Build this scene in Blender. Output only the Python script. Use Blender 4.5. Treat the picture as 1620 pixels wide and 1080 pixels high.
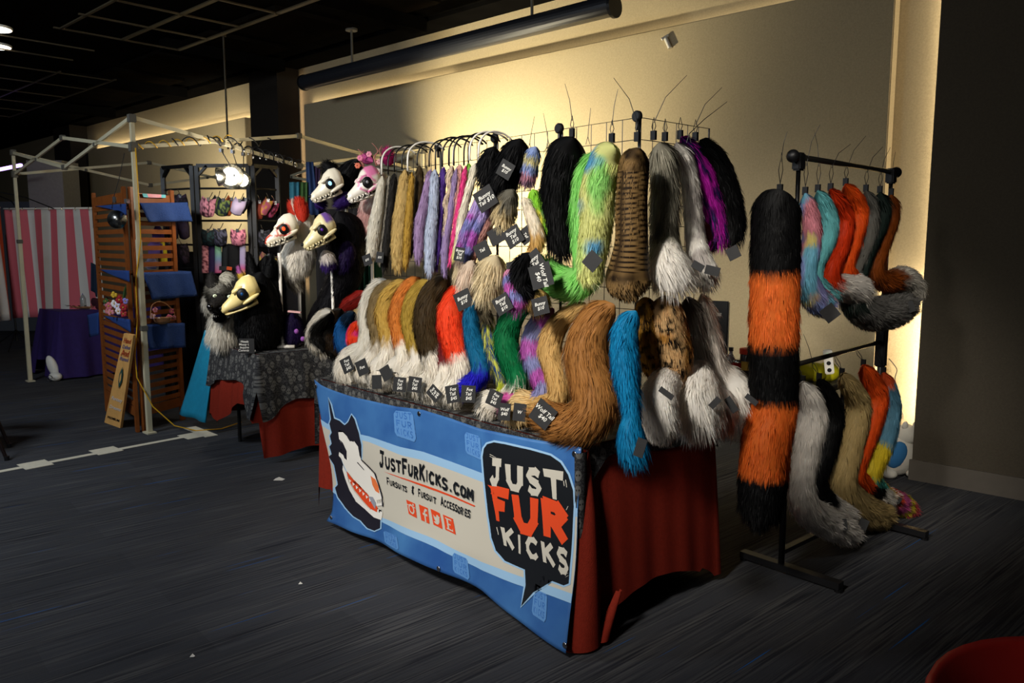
import bpy, bmesh, math, random
import numpy as np
from mathutils import Vector, Matrix, Euler

rng = np.random.default_rng(7)
random.seed(7)
SC = bpy.context.scene
for o in list(bpy.data.objects): bpy.data.objects.remove(o)

# ------------------------------------------------------------------ camera
F = 1250.0; PIT = math.atan(155 / 1250); H = 1.48
cam = bpy.data.cameras.new('camera'); cam.sensor_width = 36.0
cam.lens = F / 1620 * 36.0; cam.clip_end = 100
co = bpy.data.objects.new('camera', cam); SC.collection.objects.link(co)
co.location = (0, 0, H); co.rotation_euler = (math.pi / 2 - PIT, 0, 0)
SC.camera = co

# ------------------------------------------------------------------ world, lights, exposure
w = bpy.data.worlds.new('world'); SC.world = w; w.use_nodes = True
w.node_tree.nodes['Background'].inputs[0].default_value = (0.55, 0.62, 0.8, 1)
w.node_tree.nodes['Background'].inputs[1].default_value = 0.006
SC.view_settings.view_transform = 'Standard'; SC.view_settings.look = 'None'
SC.view_settings.exposure = 0.0; SC.view_settings.gamma = 1.0
SC.view_settings.use_curve_mapping = False

def light(kind, name, loc, target, energy, color, size=.3, angle=60, blend=.5, sy=None):
    l = bpy.data.lights.new(name, kind); l.energy = energy; l.color = color
    o = bpy.data.objects.new(name, l); SC.collection.objects.link(o); o.location = loc
    if kind == 'AREA':
        l.size = size
        if sy: l.shape = 'RECTANGLE'; l.size_y = sy
    elif kind == 'SPOT':
        l.shadow_soft_size = size; l.spot_size = math.radians(angle); l.spot_blend = blend
    else: l.shadow_soft_size = size
    if target is not None:
        v = Vector(target) - Vector(loc); o.rotation_euler = v.to_track_quat('-Z', 'Y').to_euler()
    return o
d_ = (.734, -.68); n_ = (.68, .734)
def cove(s, L, z, e, col=(1, .84, .55)):
    o = light('AREA', 'cove_strip', W(s, 5.52, z), None, e, col, .09, sy=L)
    o.matrix_world = Matrix(((d_[1], d_[0], 0, 0), (-d_[0], d_[1], 0, 0), (0, 0, -1, 0), (0, 0, 0, 1))); o.location = W(s, 5.535, z); return o
def W(s, n, z=0.): return (d_[0]*s + n_[0]*n, d_[1]*s + n_[1]*n, z)

# ceiling light over the aisle, left of the camera, plus added spots and fill
light('SPOT', 'aisle_light', (-1.7, .1, 3.3), (-.12, 3.5, 1.12), 960, (1, .95, .87), .28, 47, 1.0)
light('SPOT', 'rack_fill', (.35, .2, 3.3), (1.66, 3.75, .98), 470, (1, .93, .82), .12, 26, 1.0)  # unseen spot added to brighten the tails on the rack
light('SPOT', 'rear_table_fill', (-2.9, 2.2, 3.3), (-1.55, 5.7, 1.55), 800, (1, .94, .86), .12, 36, 1.0)  # unseen spot added to brighten the heads on the rear table
light('AREA', 'hall_light', (-4.4, 3.2, 3.5), (-4.0, 5.8, 0), 130, (.80, .90, 1), 1.2)
light('AREA', 'aisle_fill', (-2.9, -.7, 2.5), (-.9, 4, .9), 40, (1, .95, .9), 1.6)  # unseen soft fill standing in for ambient light from behind the camera
# warm clamp lamp behind the grid, aimed at the wall
light('SPOT', 'wall_wash', W(-5.2, 4.3, 1.8), W(-5.0, 5.5, 2.25), 330, (1, .88, .60), .06, 114, .5)
light('AREA', 'wall_glow', W(-2.9, 4.2, .9), W(-2.7, 5.5, 1.6), 4, (1, .86, .52), .3)
# unseen LED strips on the pillar sides, inferred from the bright wall strips
light('AREA', 'recess_low_strip', W(-1.462, 5.50, .75), W(-2, 5.53, .75), 7.0, (1, .84, .58), .05, sy=1.0)
light('AREA', 'recess_strip', W(-1.462, 5.52, 1.9), W(-2, 5.55, 1.9), 5.0, (1, .84, .58), .05, sy=3.0)
light('AREA', 'pillar_strip', W(-8.738, 5.52, 2.2), W(-8, 5.55, 2.2), 2.0, (1, .72, .45), .05, sy=2.6)
cove(-7.2, 2.5, 3.15, 2.6)
cove(-4.0, 4.2, 3.15, 2.2)
cove(-12.6, 5.4, 3.15, 9)
light('SPOT', 'booth_wall_spot', W(-9.9, 4.3, 1.9), W(-10.7, 5.5, 2.35), 130, (1, .90, .66), .06, 118, .9)  # unseen spot added near the wall to brighten the far bay
light('POINT', 'booth_lamp', (-2.32, 6.45, 2.0), None, 12, (1, .9, .72), .05)

# ------------------------------------------------------------------ camera-measured placement
def ray(x, y):
    u = (x - 810) / F; v = (540 - y) / F
    return (u, math.cos(PIT) + v*math.sin(PIT), -math.sin(PIT) + v*math.cos(PIT))
def atz(x, y, z=0.):
    r = ray(x, y); t = (z - H) / r[2]; return (r[0]*t, r[1]*t, z)
def aty(x, y, Y):
    r = ray(x, y); t = Y / r[1]; return (r[0]*t, Y, H + r[2]*t)
def onpl(x, y, p, q):
    r = ray(x, y); nx, ny = -(q[1]-p[1]), (q[0]-p[0])
    t = (nx*p[0] + ny*p[1]) / (nx*r[0] + ny*r[1]); return (r[0]*t, r[1]*t, H + r[2]*t)
def depth(P): return P[1]*math.cos(PIT) - (P[2]-H)*math.sin(PIT)
def proj(P):
    d = depth(P); up = P[1]*math.sin(PIT) + (P[2]-H)*math.cos(PIT)
    return (810 + F*P[0]/d, 540 - F*up/d)
A0 = (.25, 2.82); e1 = (-.66, .75); e2 = (.75, .66)     # display table frame
def T(a, b, z=0.): return (A0[0] + a*e1[0] + b*e2[0], A0[1] + a*e1[1] + b*e2[1], z)
RN = (1.22, 3.43); RF = (1.90, 4.03)                     # garment rack posts
def plane(spec):
    k, v = spec
    if k == 'b': return T(0, v), T(1, v)
    if k == 'a': return T(v, 0), T(v, 1)
    if k == 'r':                                         # along the rack, shifted towards the camera by v
        L = math.hypot(RF[0]-RN[0], RF[1]-RN[1]); nx, ny = (RF[1]-RN[1])/L, -(RF[0]-RN[0])/L
        return (RN[0]+nx*v, RN[1]+ny*v), (RF[0]+nx*v, RF[1]+ny*v)
    if k == 'n': return W(0, v), W(1, v)
    if k == 'Y': return (0, v), (1, v)
def pp(spec, x, y): return onpl(x, y, *[q[:2] for q in plane(spec)])

# ------------------------------------------------------------------ colour and materials
def lin(h):
    if isinstance(h, str):
        h = h.lstrip('#'); c = [int(h[i:i+2], 16)/255 for i in (0, 2, 4)]
    else: c = [v/255 for v in h]
    return [v/12.92 if v <= .04045 else ((v+.055)/1.055)**2.4 for v in c]
MATS = {}
def mat(name, col, rough=.7, metal=0, noise=0., nscale=20., bump=0., bscale=60., spec=.3, emis=None, estr=0., sheen=0., alpha=None, trans=0.):
    if name in MATS: return MATS[name]
    m = bpy.data.materials.new(name); m.use_nodes = True; nt = m.node_tree; b = nt.nodes['Principled BSDF']
    c = lin(col); b.inputs['Base Color'].default_value = (*c, 1); b.inputs['Roughness'].default_value = rough
    b.inputs['Metallic'].default_value = metal; b.inputs['Specular IOR Level'].default_value = spec
    b.inputs['Sheen Weight'].default_value = sheen
    if trans: b.inputs['Transmission Weight'].default_value = trans
    if emis: b.inputs['Emission Color'].default_value = (*lin(emis), 1); b.inputs['Emission Strength'].default_value = estr
    if noise or bump:
        tc = nt.nodes.new('ShaderNodeTexCoord')
    if noise:
        n = nt.nodes.new('ShaderNodeTexNoise'); n.inputs['Scale'].default_value = nscale; n.inputs['Detail'].default_value = 6
        nt.links.new(tc.outputs['Object'], n.inputs['Vector'])
        r = nt.nodes.new('ShaderNodeMapRange'); r.inputs[1].default_value = .25; r.inputs[2].default_value = .75
        r.inputs[3].default_value = 1-noise; r.inputs[4].default_value = 1+noise
        nt.links.new(n.outputs[0], r.inputs[0])
        mx = nt.nodes.new('ShaderNodeVectorMath'); mx.operation = 'SCALE'; mx.inputs[0].default_value = c
        nt.links.new(r.outputs[0], mx.inputs['Scale']); nt.links.new(mx.outputs[0], b.inputs['Base Color'])
    if bump:
        n2 = nt.nodes.new('ShaderNodeTexNoise'); n2.inputs['Scale'].default_value = bscale; n2.inputs['Detail'].default_value = 4
        nt.links.new(tc.outputs['Object'], n2.inputs['Vector'])
        bp = nt.nodes.new('ShaderNodeBump'); bp.inputs['Strength'].default_value = bump; bp.inputs['Distance'].default_value = .01
        nt.links.new(n2.outputs[0], bp.inputs['Height']); nt.links.new(bp.outputs[0], b.inputs['Normal'])
    MATS[name] = m; return m
def nodes(name):
    m = bpy.data.materials.new(name); m.use_nodes = True; MATS[name] = m
    return m, m.node_tree, m.node_tree.nodes['Principled BSDF']

def fur_material():
    m, nt, b = nodes('fur')
    a = nt.nodes.new('ShaderNodeAttribute'); a.attribute_name = 'Col'
    nt.links.new(a.outputs['Color'], b.inputs['Base Color'])
    b.inputs['Roughness'].default_value = .55; b.inputs['Specular IOR Level'].default_value = .12
    b.inputs['Sheen Weight'].default_value = 0.
    tr = nt.nodes.new('ShaderNodeBsdfTranslucent'); mx = nt.nodes.new('ShaderNodeMixShader'); mx.inputs[0].default_value = .25
    nt.links.new(a.outputs['Color'], tr.inputs['Color']); nt.links.new(b.outputs[0], mx.inputs[1]); nt.links.new(tr.outputs[0], mx.inputs[2])
    nt.links.new(mx.outputs[0], nt.nodes['Material Output'].inputs['Surface'])
    return m
FUR = fur_material()
def vcol_material(name, rough=.6, spec=.3):
    m, nt, b = nodes(name)
    a = nt.nodes.new('ShaderNodeAttribute'); a.attribute_name = 'Col'
    nt.links.new(a.outputs['Color'], b.inputs['Base Color']); b.inputs['Roughness'].default_value = rough
    b.inputs['Specular IOR Level'].default_value = spec; return m
BONE = vcol_material('painted_bone', .32, .5)
PRINT = vcol_material('printed_fabric', .75, .2)

def carpet_material():
    m, nt, b = nodes('carpet')
    g = nt.nodes.new('ShaderNodeNewGeometry')
    mp = nt.nodes.new('ShaderNodeMapping'); mp.vector_type = 'POINT'; mp.inputs['Rotation'].default_value = (0, 0, -math.atan2(e2[1], e2[0]))
    nt.links.new(g.outputs['Position'], mp.inputs['Vector'])
    def stretch(sx, sy, off=0):
        k = nt.nodes.new('ShaderNodeMapping'); k.inputs['Scale'].default_value = (sx, sy, 1); k.inputs['Location'].default_value = (off, off, 0)
        nt.links.new(mp.outputs[0], k.inputs['Vector']); return k.outputs[0]
    def noise(v, s, d=3):
        k = nt.nodes.new('ShaderNodeTexNoise'); k.inputs['Scale'].default_value = s; k.inputs['Detail'].default_value = d
        nt.links.new(v, k.inputs['Vector']); return k.outputs[0]
    def mr(v, a, c, lo, hi):
        k = nt.nodes.new('ShaderNodeMapRange'); nt.links.new(v, k.inputs[0])
        for i, q in zip((1, 2, 3, 4), (a, c, lo, hi)): k.inputs[i].default_value = q
        return k.outputs[0]
    def mix(f, c1, c2):
        k = nt.nodes.new('ShaderNodeMix'); k.data_type = 'RGBA'; nt.links.new(f, k.inputs[0])
        for i, c in ((6, c1), (7, c2)):
            if isinstance(c, tuple): k.inputs[i].default_value = c
            else: nt.links.new(c, k.inputs[i])
        return k.outputs[2]
    fine = mr(noise(stretch(2.2, 110), 1.0, 4), .40, .62, 0, 1)
    broad = mr(noise(stretch(.8, 13, 4), 1.0, 3), .38, .62, 0, 1)
    c = mix(fine, (.020, .021, .027, 1), (.082, .082, .084, 1))
    c = mix(broad, c, (.044, .046, .053, 1))
    # planks in brick layout, each a slightly different shade; a few carry a thin blue thread
    br = nt.nodes.new('ShaderNodeTexBrick'); nt.links.new(mp.outputs[0], br.inputs['Vector'])
    br.inputs['Scale'].default_value = 1; br.inputs['Brick Width'].default_value = 1.0; br.inputs['Row Height'].default_value = .25
    br.inputs['Mortar Size'].default_value = .0; br.inputs['Color1'].default_value = (.9, .9, .9, 1); br.inputs['Color2'].default_value = (1.1, 1.1, 1.1, 1)
    mu = nt.nodes.new('ShaderNodeMix'); mu.data_type = 'RGBA'; mu.blend_type = 'MULTIPLY'; mu.inputs[0].default_value = 1
    nt.links.new(c, mu.inputs[6]); nt.links.new(br.outputs[0], mu.inputs[7])
    bl = mr(noise(stretch(1.1, 75, 9), 1.0, 1), .735, .75, 0, 1)
    c = mix(bl, mu.outputs[2], (.012, .10, .34, 1))
    nt.links.new(c, b.inputs['Base Color']); b.inputs['Roughness'].default_value = .95; b.inputs['Specular IOR Level'].default_value = .1
    bp = nt.nodes.new('ShaderNodeBump'); bp.inputs['Strength'].default_value = .5; bp.inputs['Distance'].default_value = .006
    nt.links.new(noise(stretch(14, 160), 1.0, 4), bp.inputs['Height']); nt.links.new(bp.outputs[0], b.inputs['Normal'])
    return m

def skull_print_material():
    m, nt, b = nodes('skull_print_cloth')
    N = nt.nodes.new; L = nt.links.new
    tc = N('ShaderNodeTexCoord')
    vo = N('ShaderNodeTexVoronoi'); vo.inputs['Scale'].default_value = 15; vo.inputs['Randomness'].default_value = .8
    L(tc.outputs['UV'], vo.inputs['Vector'])
    sc = N('ShaderNodeVectorMath'); sc.operation = 'SCALE'; sc.inputs['Scale'].default_value = 1
    L(tc.outputs['UV'], sc.inputs[0])
    sub = N('ShaderNodeVectorMath'); sub.operation = 'SUBTRACT'; L(sc.outputs[0], sub.inputs[0]); L(vo.outputs['Position'], sub.inputs[1])
    def dist(off, th, soft, stretchy=1.0):
        a = N('ShaderNodeVectorMath'); a.operation = 'SUBTRACT'; L(sub.outputs[0], a.inputs[0]); a.inputs[1].default_value = off
        s2 = N('ShaderNodeVectorMath'); s2.operation = 'MULTIPLY'; L(a.outputs[0], s2.inputs[0]); s2.inputs[1].default_value = (1, stretchy, 0)
        l = N('ShaderNodeVectorMath'); l.operation = 'LENGTH'; L(s2.outputs[0], l.inputs[0])
        r = N('ShaderNodeMapRange'); L(l.outputs['Value'], r.inputs[0]); r.inputs[1].default_value = th-soft; r.inputs[2].default_value = th; r.inputs[3].default_value = 1; r.inputs[4].default_value = 0
        return r.outputs[0]
    head = dist((0, 0, 0), .0185, .003, .8); ey1 = dist((-.007, -.002, 0), .0045, .001); ey2 = dist((.007, -.002, 0), .0045, .001)
    ns = N('ShaderNodeTexNoise'); ns.inputs['Scale'].default_value = 55; ns.inputs['Detail'].default_value = 2; ns.inputs['Distortion'].default_value = 2.5
    L(tc.outputs['UV'], ns.inputs['Vector'])
    rr = N('ShaderNodeMapRange'); L(ns.outputs[0], rr.inputs[0]); rr.inputs[1].default_value = .49; rr.inputs[2].default_value = .56; rr.inputs[3].default_value = 0; rr.inputs[4].default_value = 1
    def mix(f, c1, c2):
        k = N('ShaderNodeMix'); k.data_type = 'RGBA'; L(f, k.inputs[0])
        for i, c in ((6, c1), (7, c2)):
            if isinstance(c, tuple): k.inputs[i].default_value = c
            else: L(c, k.inputs[i])
        return k.outputs[2]
    c = mix(rr.outputs[0], (.016, .016, .018, 1), (.050, .051, .053, 1))
    c = mix(head, c, (.10, .10, .096, 1)); c = mix(ey1, c, (.015, .015, .015, 1)); c = mix(ey2, c, (.015, .015, .015, 1))
    L(c, b.inputs['Base Color']); b.inputs['Roughness'].default_value = .85; b.inputs['Specular IOR Level'].default_value = .15
    return m

def wall_material(name, col, dark=1.0):
    return mat(name, col, .9, noise=.10, nscale=90, bump=.25, bscale=260, spec=.1)

M_carpet = carpet_material(); M_skull = skull_print_material()
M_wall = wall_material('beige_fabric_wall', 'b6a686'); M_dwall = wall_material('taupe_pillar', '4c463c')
M_base = mat('baseboard_taupe', '5a544c', .6, noise=.05)
M_black = mat('black_ceiling', '0e0d0c', .9, noise=.3, nscale=3, spec=0.)
M_rail = mat('ceiling_rail_metal', '453d2e', .5)
M_panelbrown = mat('brown_ceiling_tile', '15120e', .9, noise=.3, nscale=6, spec=0.)
M_bmetal = mat('black_powder_coat', '141416', .4, spec=.5)
M_bplast = mat('black_plastic', '101012', .45, spec=.4)
M_chrome = mat('chrome', 'c8c8cc', .18, 1)
M_white = mat('white_plastic', 'e4e0d6', .4, spec=.4)
M_tent = mat('cream_tent_tube', 'c9c0a2', .45, spec=.4, noise=.06, nscale=8)
M_tentj = mat('grey_tent_joint', '5d5a52', .6)
M_red = mat('brick_red_cloth', '7c2518', .88, noise=.12, nscale=70, bump=.3, bscale=300, spec=.1, sheen=.0)
M_wood = mat('orange_stained_wood', '82461a', .5, noise=.25, nscale=9)
M_board = mat('pale_board_wood', 'e0a860', .6, noise=.12, nscale=12)
M_blue = mat('royal_blue_cloth', '223f7c', .85, noise=.1, nscale=60, bump=.5, bscale=120)
M_purple = mat('dark_purple_cloth', '30205c', .85, noise=.15, nscale=30)
M_teal = mat('teal_cloth', '1585a8', .85, noise=.1, nscale=30)
M_tape = mat('white_gaffer_tape', 'cfc8b4', .7, noise=.08, nscale=40)
M_tag = mat('black_card', '1e1e1f', .6, noise=.15, nscale=60)
M_chalk = mat('white_chalk_ink', 'dcdad2', .7)
M_yellow = mat('yellow_cord', 'd9a520', .5)
M_tabletop = mat('table_laminate', '6b665e', .5)
M_silver = mat('lamp_aluminium', 'b9b9b4', .25, 1)

# ------------------------------------------------------------------ mesh building
ORG = {}
def org(o): return ORG.get(o.name, Vector((0, 0, 0))) if o else Vector((0, 0, 0))
def link(o, parent=None, loc=(0, 0, 0)):
    SC.collection.objects.link(o); loc = Vector(loc); ORG[o.name] = loc
    if parent: o.parent = parent; o.location = loc - org(parent)
    else: o.location = loc
    return o
def tag(o, label=None, cat=None, group=None, kind=None):
    if label: o['label'] = label
    if cat: o['category'] = cat
    if group: o['group'] = group
    if kind: o['kind'] = kind
    return o
def thing(name, label, cat, loc, group=None):
    o = bpy.data.objects.new(name, None); o.empty_display_size = .05
    link(o, None, loc); return tag(o, label, cat, group)
class MB:
    def __init__(s): s.v = []; s.f = []; s.mi = []; s.cur = 0
    def add(s, vs, fs):
        k = len(s.v); s.v += [tuple(map(float, v)) for v in vs]
        s.f += [tuple(i + k for i in f) for f in fs]; s.mi += [s.cur]*len(fs); return s
    def box(s, c, size, rz=0, rot=None, bev=0):
        hx, hy, hz = [q/2 for q in size]; R = rot if rot is not None else Matrix.Rotation(rz, 3, 'Z')
        if bev:
            bm = bmesh.new(); bmesh.ops.create_cube(bm, size=1)
            for v in bm.verts: v.co = Vector((v.co.x*size[0], v.co.y*size[1], v.co.z*size[2]))
            bmesh.ops.bevel(bm, geom=bm.edges[:], offset=bev, segments=2, affect='EDGES')
            vs = [R @ v.co + Vector(c) for v in bm.verts]; fs = [[q.index for q in f.verts] for f in bm.faces]; bm.free()
            return s.add(vs, fs)
        vs = [R @ Vector((x, y, z)) + Vector(c) for x in (-hx, hx) for y in (-hy, hy) for z in (-hz, hz)]
        return s.add(vs, [(0, 1, 3, 2), (4, 6, 7, 5), (0, 4, 5, 1), (2, 3, 7, 6), (0, 2, 6, 4), (1, 5, 7, 3)])
    def bar(s, p, q, w, t=None, up=(0, 0, 1)):
        p = Vector(p); q = Vector(q); t = t or w; x = (q-p).normalized(); u = Vector(up)
        y = u.cross(x)
        if y.length < 1e-4: y = Vector((1, 0, 0)).cross(x)
        y.normalize(); z = x.cross(y); R = Matrix((x, y, z)).transposed()
        return s.box((p+q)/2, ((q-p).length, w, t), rot=R)
    def tube(s, pts, r, seg=8, cap=True):
        P = [Vector(p) for p in pts]; n = len(P); R = r if hasattr(r, '__len__') else [r]*n
        t = [(P[min(i+1, n-1)] - P[max(i-1, 0)]).normalized() for i in range(n)]
        u = Vector((0, 0, 1)) if abs(t[0].z) < .9 else Vector((1, 0, 0)); vs = []; fs = []
        for i in range(n):
            u = (u - t[i]*u.dot(t[i]));
            if u.length < 1e-5: u = t[i].orthogonal()
            u.normalize(); v = t[i].cross(u)
            for k in range(seg):
                a = 2*math.pi*k/seg; vs.append(P[i] + (u*math.cos(a) + v*math.sin(a))*R[i])
        for i in range(n-1):
            for k in range(seg):
                k2 = (k+1) % seg; fs.append((i*seg+k, i*seg+k2, (i+1)*seg+k2, (i+1)*seg+k))
        if cap: fs.append(tuple(range(seg))[::-1]); fs.append(tuple((n-1)*seg+k for k in range(seg)))
        return s.add(vs, fs)
    def lathe(s, c, prof, seg=20, axis=(0, 0, 1)):
        q = Vector(axis).to_track_quat('Z', 'Y').to_matrix(); vs = []; fs = []
        for r, z in prof:
            for k in range(seg):
                a = 2*math.pi*k/seg; vs.append(q @ Vector((r*math.cos(a), r*math.sin(a), z)) + Vector(c))
        for i in range(len(prof)-1):
            for k in range(seg):
                k2 = (k+1) % seg; fs.append((i*seg+k, i*seg+k2, (i+1)*seg+k2, (i+1)*seg+k))
        if prof[0][0] > 1e-5: fs.append(tuple(range(seg))[::-1])
        if prof[-1][0] > 1e-5: fs.append(tuple((len(prof)-1)*seg+k for k in range(seg)))
        return s.add(vs, fs)
    def ell(s, c, r, rot=None, seg=16, rings=10):
        R = rot if rot is not None else Matrix.Identity(3); vs = []; fs = []
        for i in range(rings+1):
            ph = math.pi*i/rings
            for k in range(seg):
                a = 2*math.pi*k/seg
                vs.append(R @ Vector((r[0]*math.sin(ph)*math.cos(a), r[1]*math.sin(ph)*math.sin(a), r[2]*math.cos(ph))) + Vector(c))
        for i in range(rings):
            for k in range(seg):
                k2 = (k+1) % seg; fs.append((i*seg+k, (i+1)*seg+k, (i+1)*seg+k2, i*seg+k2))
        return s.add(vs, fs)
    def grid(s, fn, nu, nv):
        vs = [fn(i/nu, j/nv) for j in range(nv+1) for i in range(nu+1)]
        fs = [(j*(nu+1)+i, j*(nu+1)+i+1, (j+1)*(nu+1)+i+1, (j+1)*(nu+1)+i) for j in range(nv) for i in range(nu)]
        return s.add(vs, fs)
    def build(s, name, m, parent=None, loc=None, smooth=False, colfn=None, uv=None, thick=0):
        me = bpy.data.meshes.new(name); L = Vector(loc) if loc is not None else (org(parent) if parent else Vector((0, 0, 0)))
        me.from_pydata([(v[0]-L.x, v[1]-L.y, v[2]-L.z) for v in s.v], [], s.f)
        for q in (m if isinstance(m, (list, tuple)) else [m]): me.materials.append(q)
        if isinstance(m, (list, tuple)): me.polygons.foreach_set('material_index', s.mi)
        if smooth: me.polygons.foreach_set('use_smooth', [True]*len(me.polygons))
        if colfn:
            at = me.color_attributes.new('Col', 'FLOAT_COLOR', 'POINT')
            at.data.foreach_set('color', np.array([list(colfn(v)) + [1] for v in s.v], dtype=np.float32).ravel())
        if uv:
            ul = me.uv_layers.new(name='UVMap')
            for lo in me.loops: ul.data[lo.index].uv = uv[lo.vertex_index]
        me.update(); o = bpy.data.objects.new(name, me); link(o, parent, L)
        if thick:
            md = o.modifiers.new('thickness', 'SOLIDIFY'); md.thickness = thick; md.offset = 0
        return o
def struct(name, mb, m, parent=None, **k):
    o = mb.build(name, m, parent, **k)
    if parent is None: o['kind'] = 'structure'
    return o
def copy_part(src, parent, offset=None, mtx=None):
    c = src.copy(); SC.collection.objects.link(c); c.parent = parent
    if mtx is not None: c.matrix_local = mtx
    elif offset is not None: c.location = offset
    return c

# ------------------------------------------------------------------ noise in numpy
def _h(i, j, k, s):
    n = (i*374761393 + j*668265263 + k*2147483647 + s*974634777) & 0xffffffff
    n = ((n ^ (n >> 13))*1274126177) & 0xffffffff
    return ((n ^ (n >> 16)) & 0xffff)/65535.0
def vnoise(P, f, s=0):
    P = np.asarray(P)*f; I = np.floor(P).astype(np.int64); fr = P - I; fr = fr*fr*(3-2*fr); r = 0
    for a in (0, 1):
        for b in (0, 1):
            for c in (0, 1):
                wgt = (fr[:, 0] if a else 1-fr[:, 0])*(fr[:, 1] if b else 1-fr[:, 1])*(fr[:, 2] if c else 1-fr[:, 2])
                r = r + wgt*_h(I[:, 0]+a, I[:, 1]+b, I[:, 2]+c, s)
    return r

# ------------------------------------------------------------------ fur colour patterns
def S(c):
    c = np.array(lin(c)); return lambda t, th, N, P, U: np.tile(c, (len(t), 1))
def mixc(A, B, f): return A*(1-f[:, None]) + B*f[:, None]
def TIP(base, tip, t0, edge=.03):
    base = S(base) if isinstance(base, str) else base; tip = S(tip) if isinstance(tip, str) else tip
    def f(t, th, N, P, U):
        j = (vnoise(P, 60, 3)-.5)*edge*2
        return mixc(base(t, th, N, P, U), tip(t, th, N, P, U), np.clip((t + j - t0)/edge + .5, 0, 1))
    return f
def BANDS(*seg):
    def f(t, th, N, P, U):
        out = np.tile(np.array(lin(seg[0][1])), (len(t), 1)); tt = t + (vnoise(P, 90, 5)-.5)*.018
        for t0, c in seg[1:]: out = np.where((tt > t0)[:, None], np.array(lin(c)), out)
        return out
    return f
def MOT(cols, freq=14, s=0, sharp=.12):
    cs = [np.array(lin(c)) for c in cols]
    def f(t, th, N, P, U):
        out = np.tile(cs[0], (len(t), 1))
        for i, c in enumerate(cs[1:]):
            n = vnoise(P, freq, s + 11*i); out = mixc(out, c[None, :], np.clip((n-.52)/sharp, 0, 1))
        return out
    return f
def STREAK(c1, c2, k=16, s=0):
    a = np.array(lin(c1)); b = np.array(lin(c2))
    def f(t, th, N, P, U):
        q = np.stack([np.cos(th)*k*.35, np.sin(th)*k*.35, t*7], 1); n = vnoise(q, 1.0, s)
        return mixc(np.tile(a, (len(t), 1)), b[None, :], np.clip((n-.47)/.08, 0, 1))
    return f
def CHEV(c1, c2, k=34):
    a = np.array(lin(c1)); b = np.array(lin(c2))
    def f(t, th, N, P, U):
        side = np.abs(N @ np.array([e1[0], e1[1], 0])); ph = t*k + side*3.2 + (vnoise(P, 12, 2)-.5)*.4
        s = .5+.5*np.sin(ph*2*math.pi); m = np.clip((s-.55)/.2, 0, 1)
        m = np.where((side < .07), .9, m); m = np.where((t < .15) | (t > .80), np.clip(vnoise(P, 45, 6)*1.6-.4, 0, 1), m)
        return mixc(np.tile(a, (len(t), 1)), b[None, :], m)
    return f
def LEO(bg, bg2, sp, s=0):
    a = np.array(lin(bg)); a2 = np.array(lin(bg2)); b = np.array(lin(sp))
    def f(t, th, N, P, U):
        out = mixc(np.tile(a, (len(t), 1)), a2[None, :], np.clip((vnoise(P, 16, 40+s)-.5)/.15, 0, 1))
        q = P*np.array([1, 1, .6]); n = vnoise(q, 95, s)
        return mixc(out, b[None, :], np.clip((n-.545)/.05, 0, 1))
    return f
def SIDE(main, side, vec, th0=.55):
    main = S(main) if isinstance(main, str) else main; c = np.array(lin(side)); v = np.array(vec)/np.linalg.norm(vec)
    def f(t, th, N, P, U):
        return mixc(main(t, th, N, P, U), c[None, :], np.clip((N @ v - th0)/.08, 0, 1))
    return f
def ALONG(stops):
    ts = [q[0] for q in stops]; cs = np.array([lin(q[1]) for q in stops])
    def f(t, th, N, P, U):
        tt = t + (vnoise(P, 30, 9)-.5)*.05
        return np.stack([np.interp(tt, ts, cs[:, i]) for i in range(3)], 1)
    return f

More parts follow.
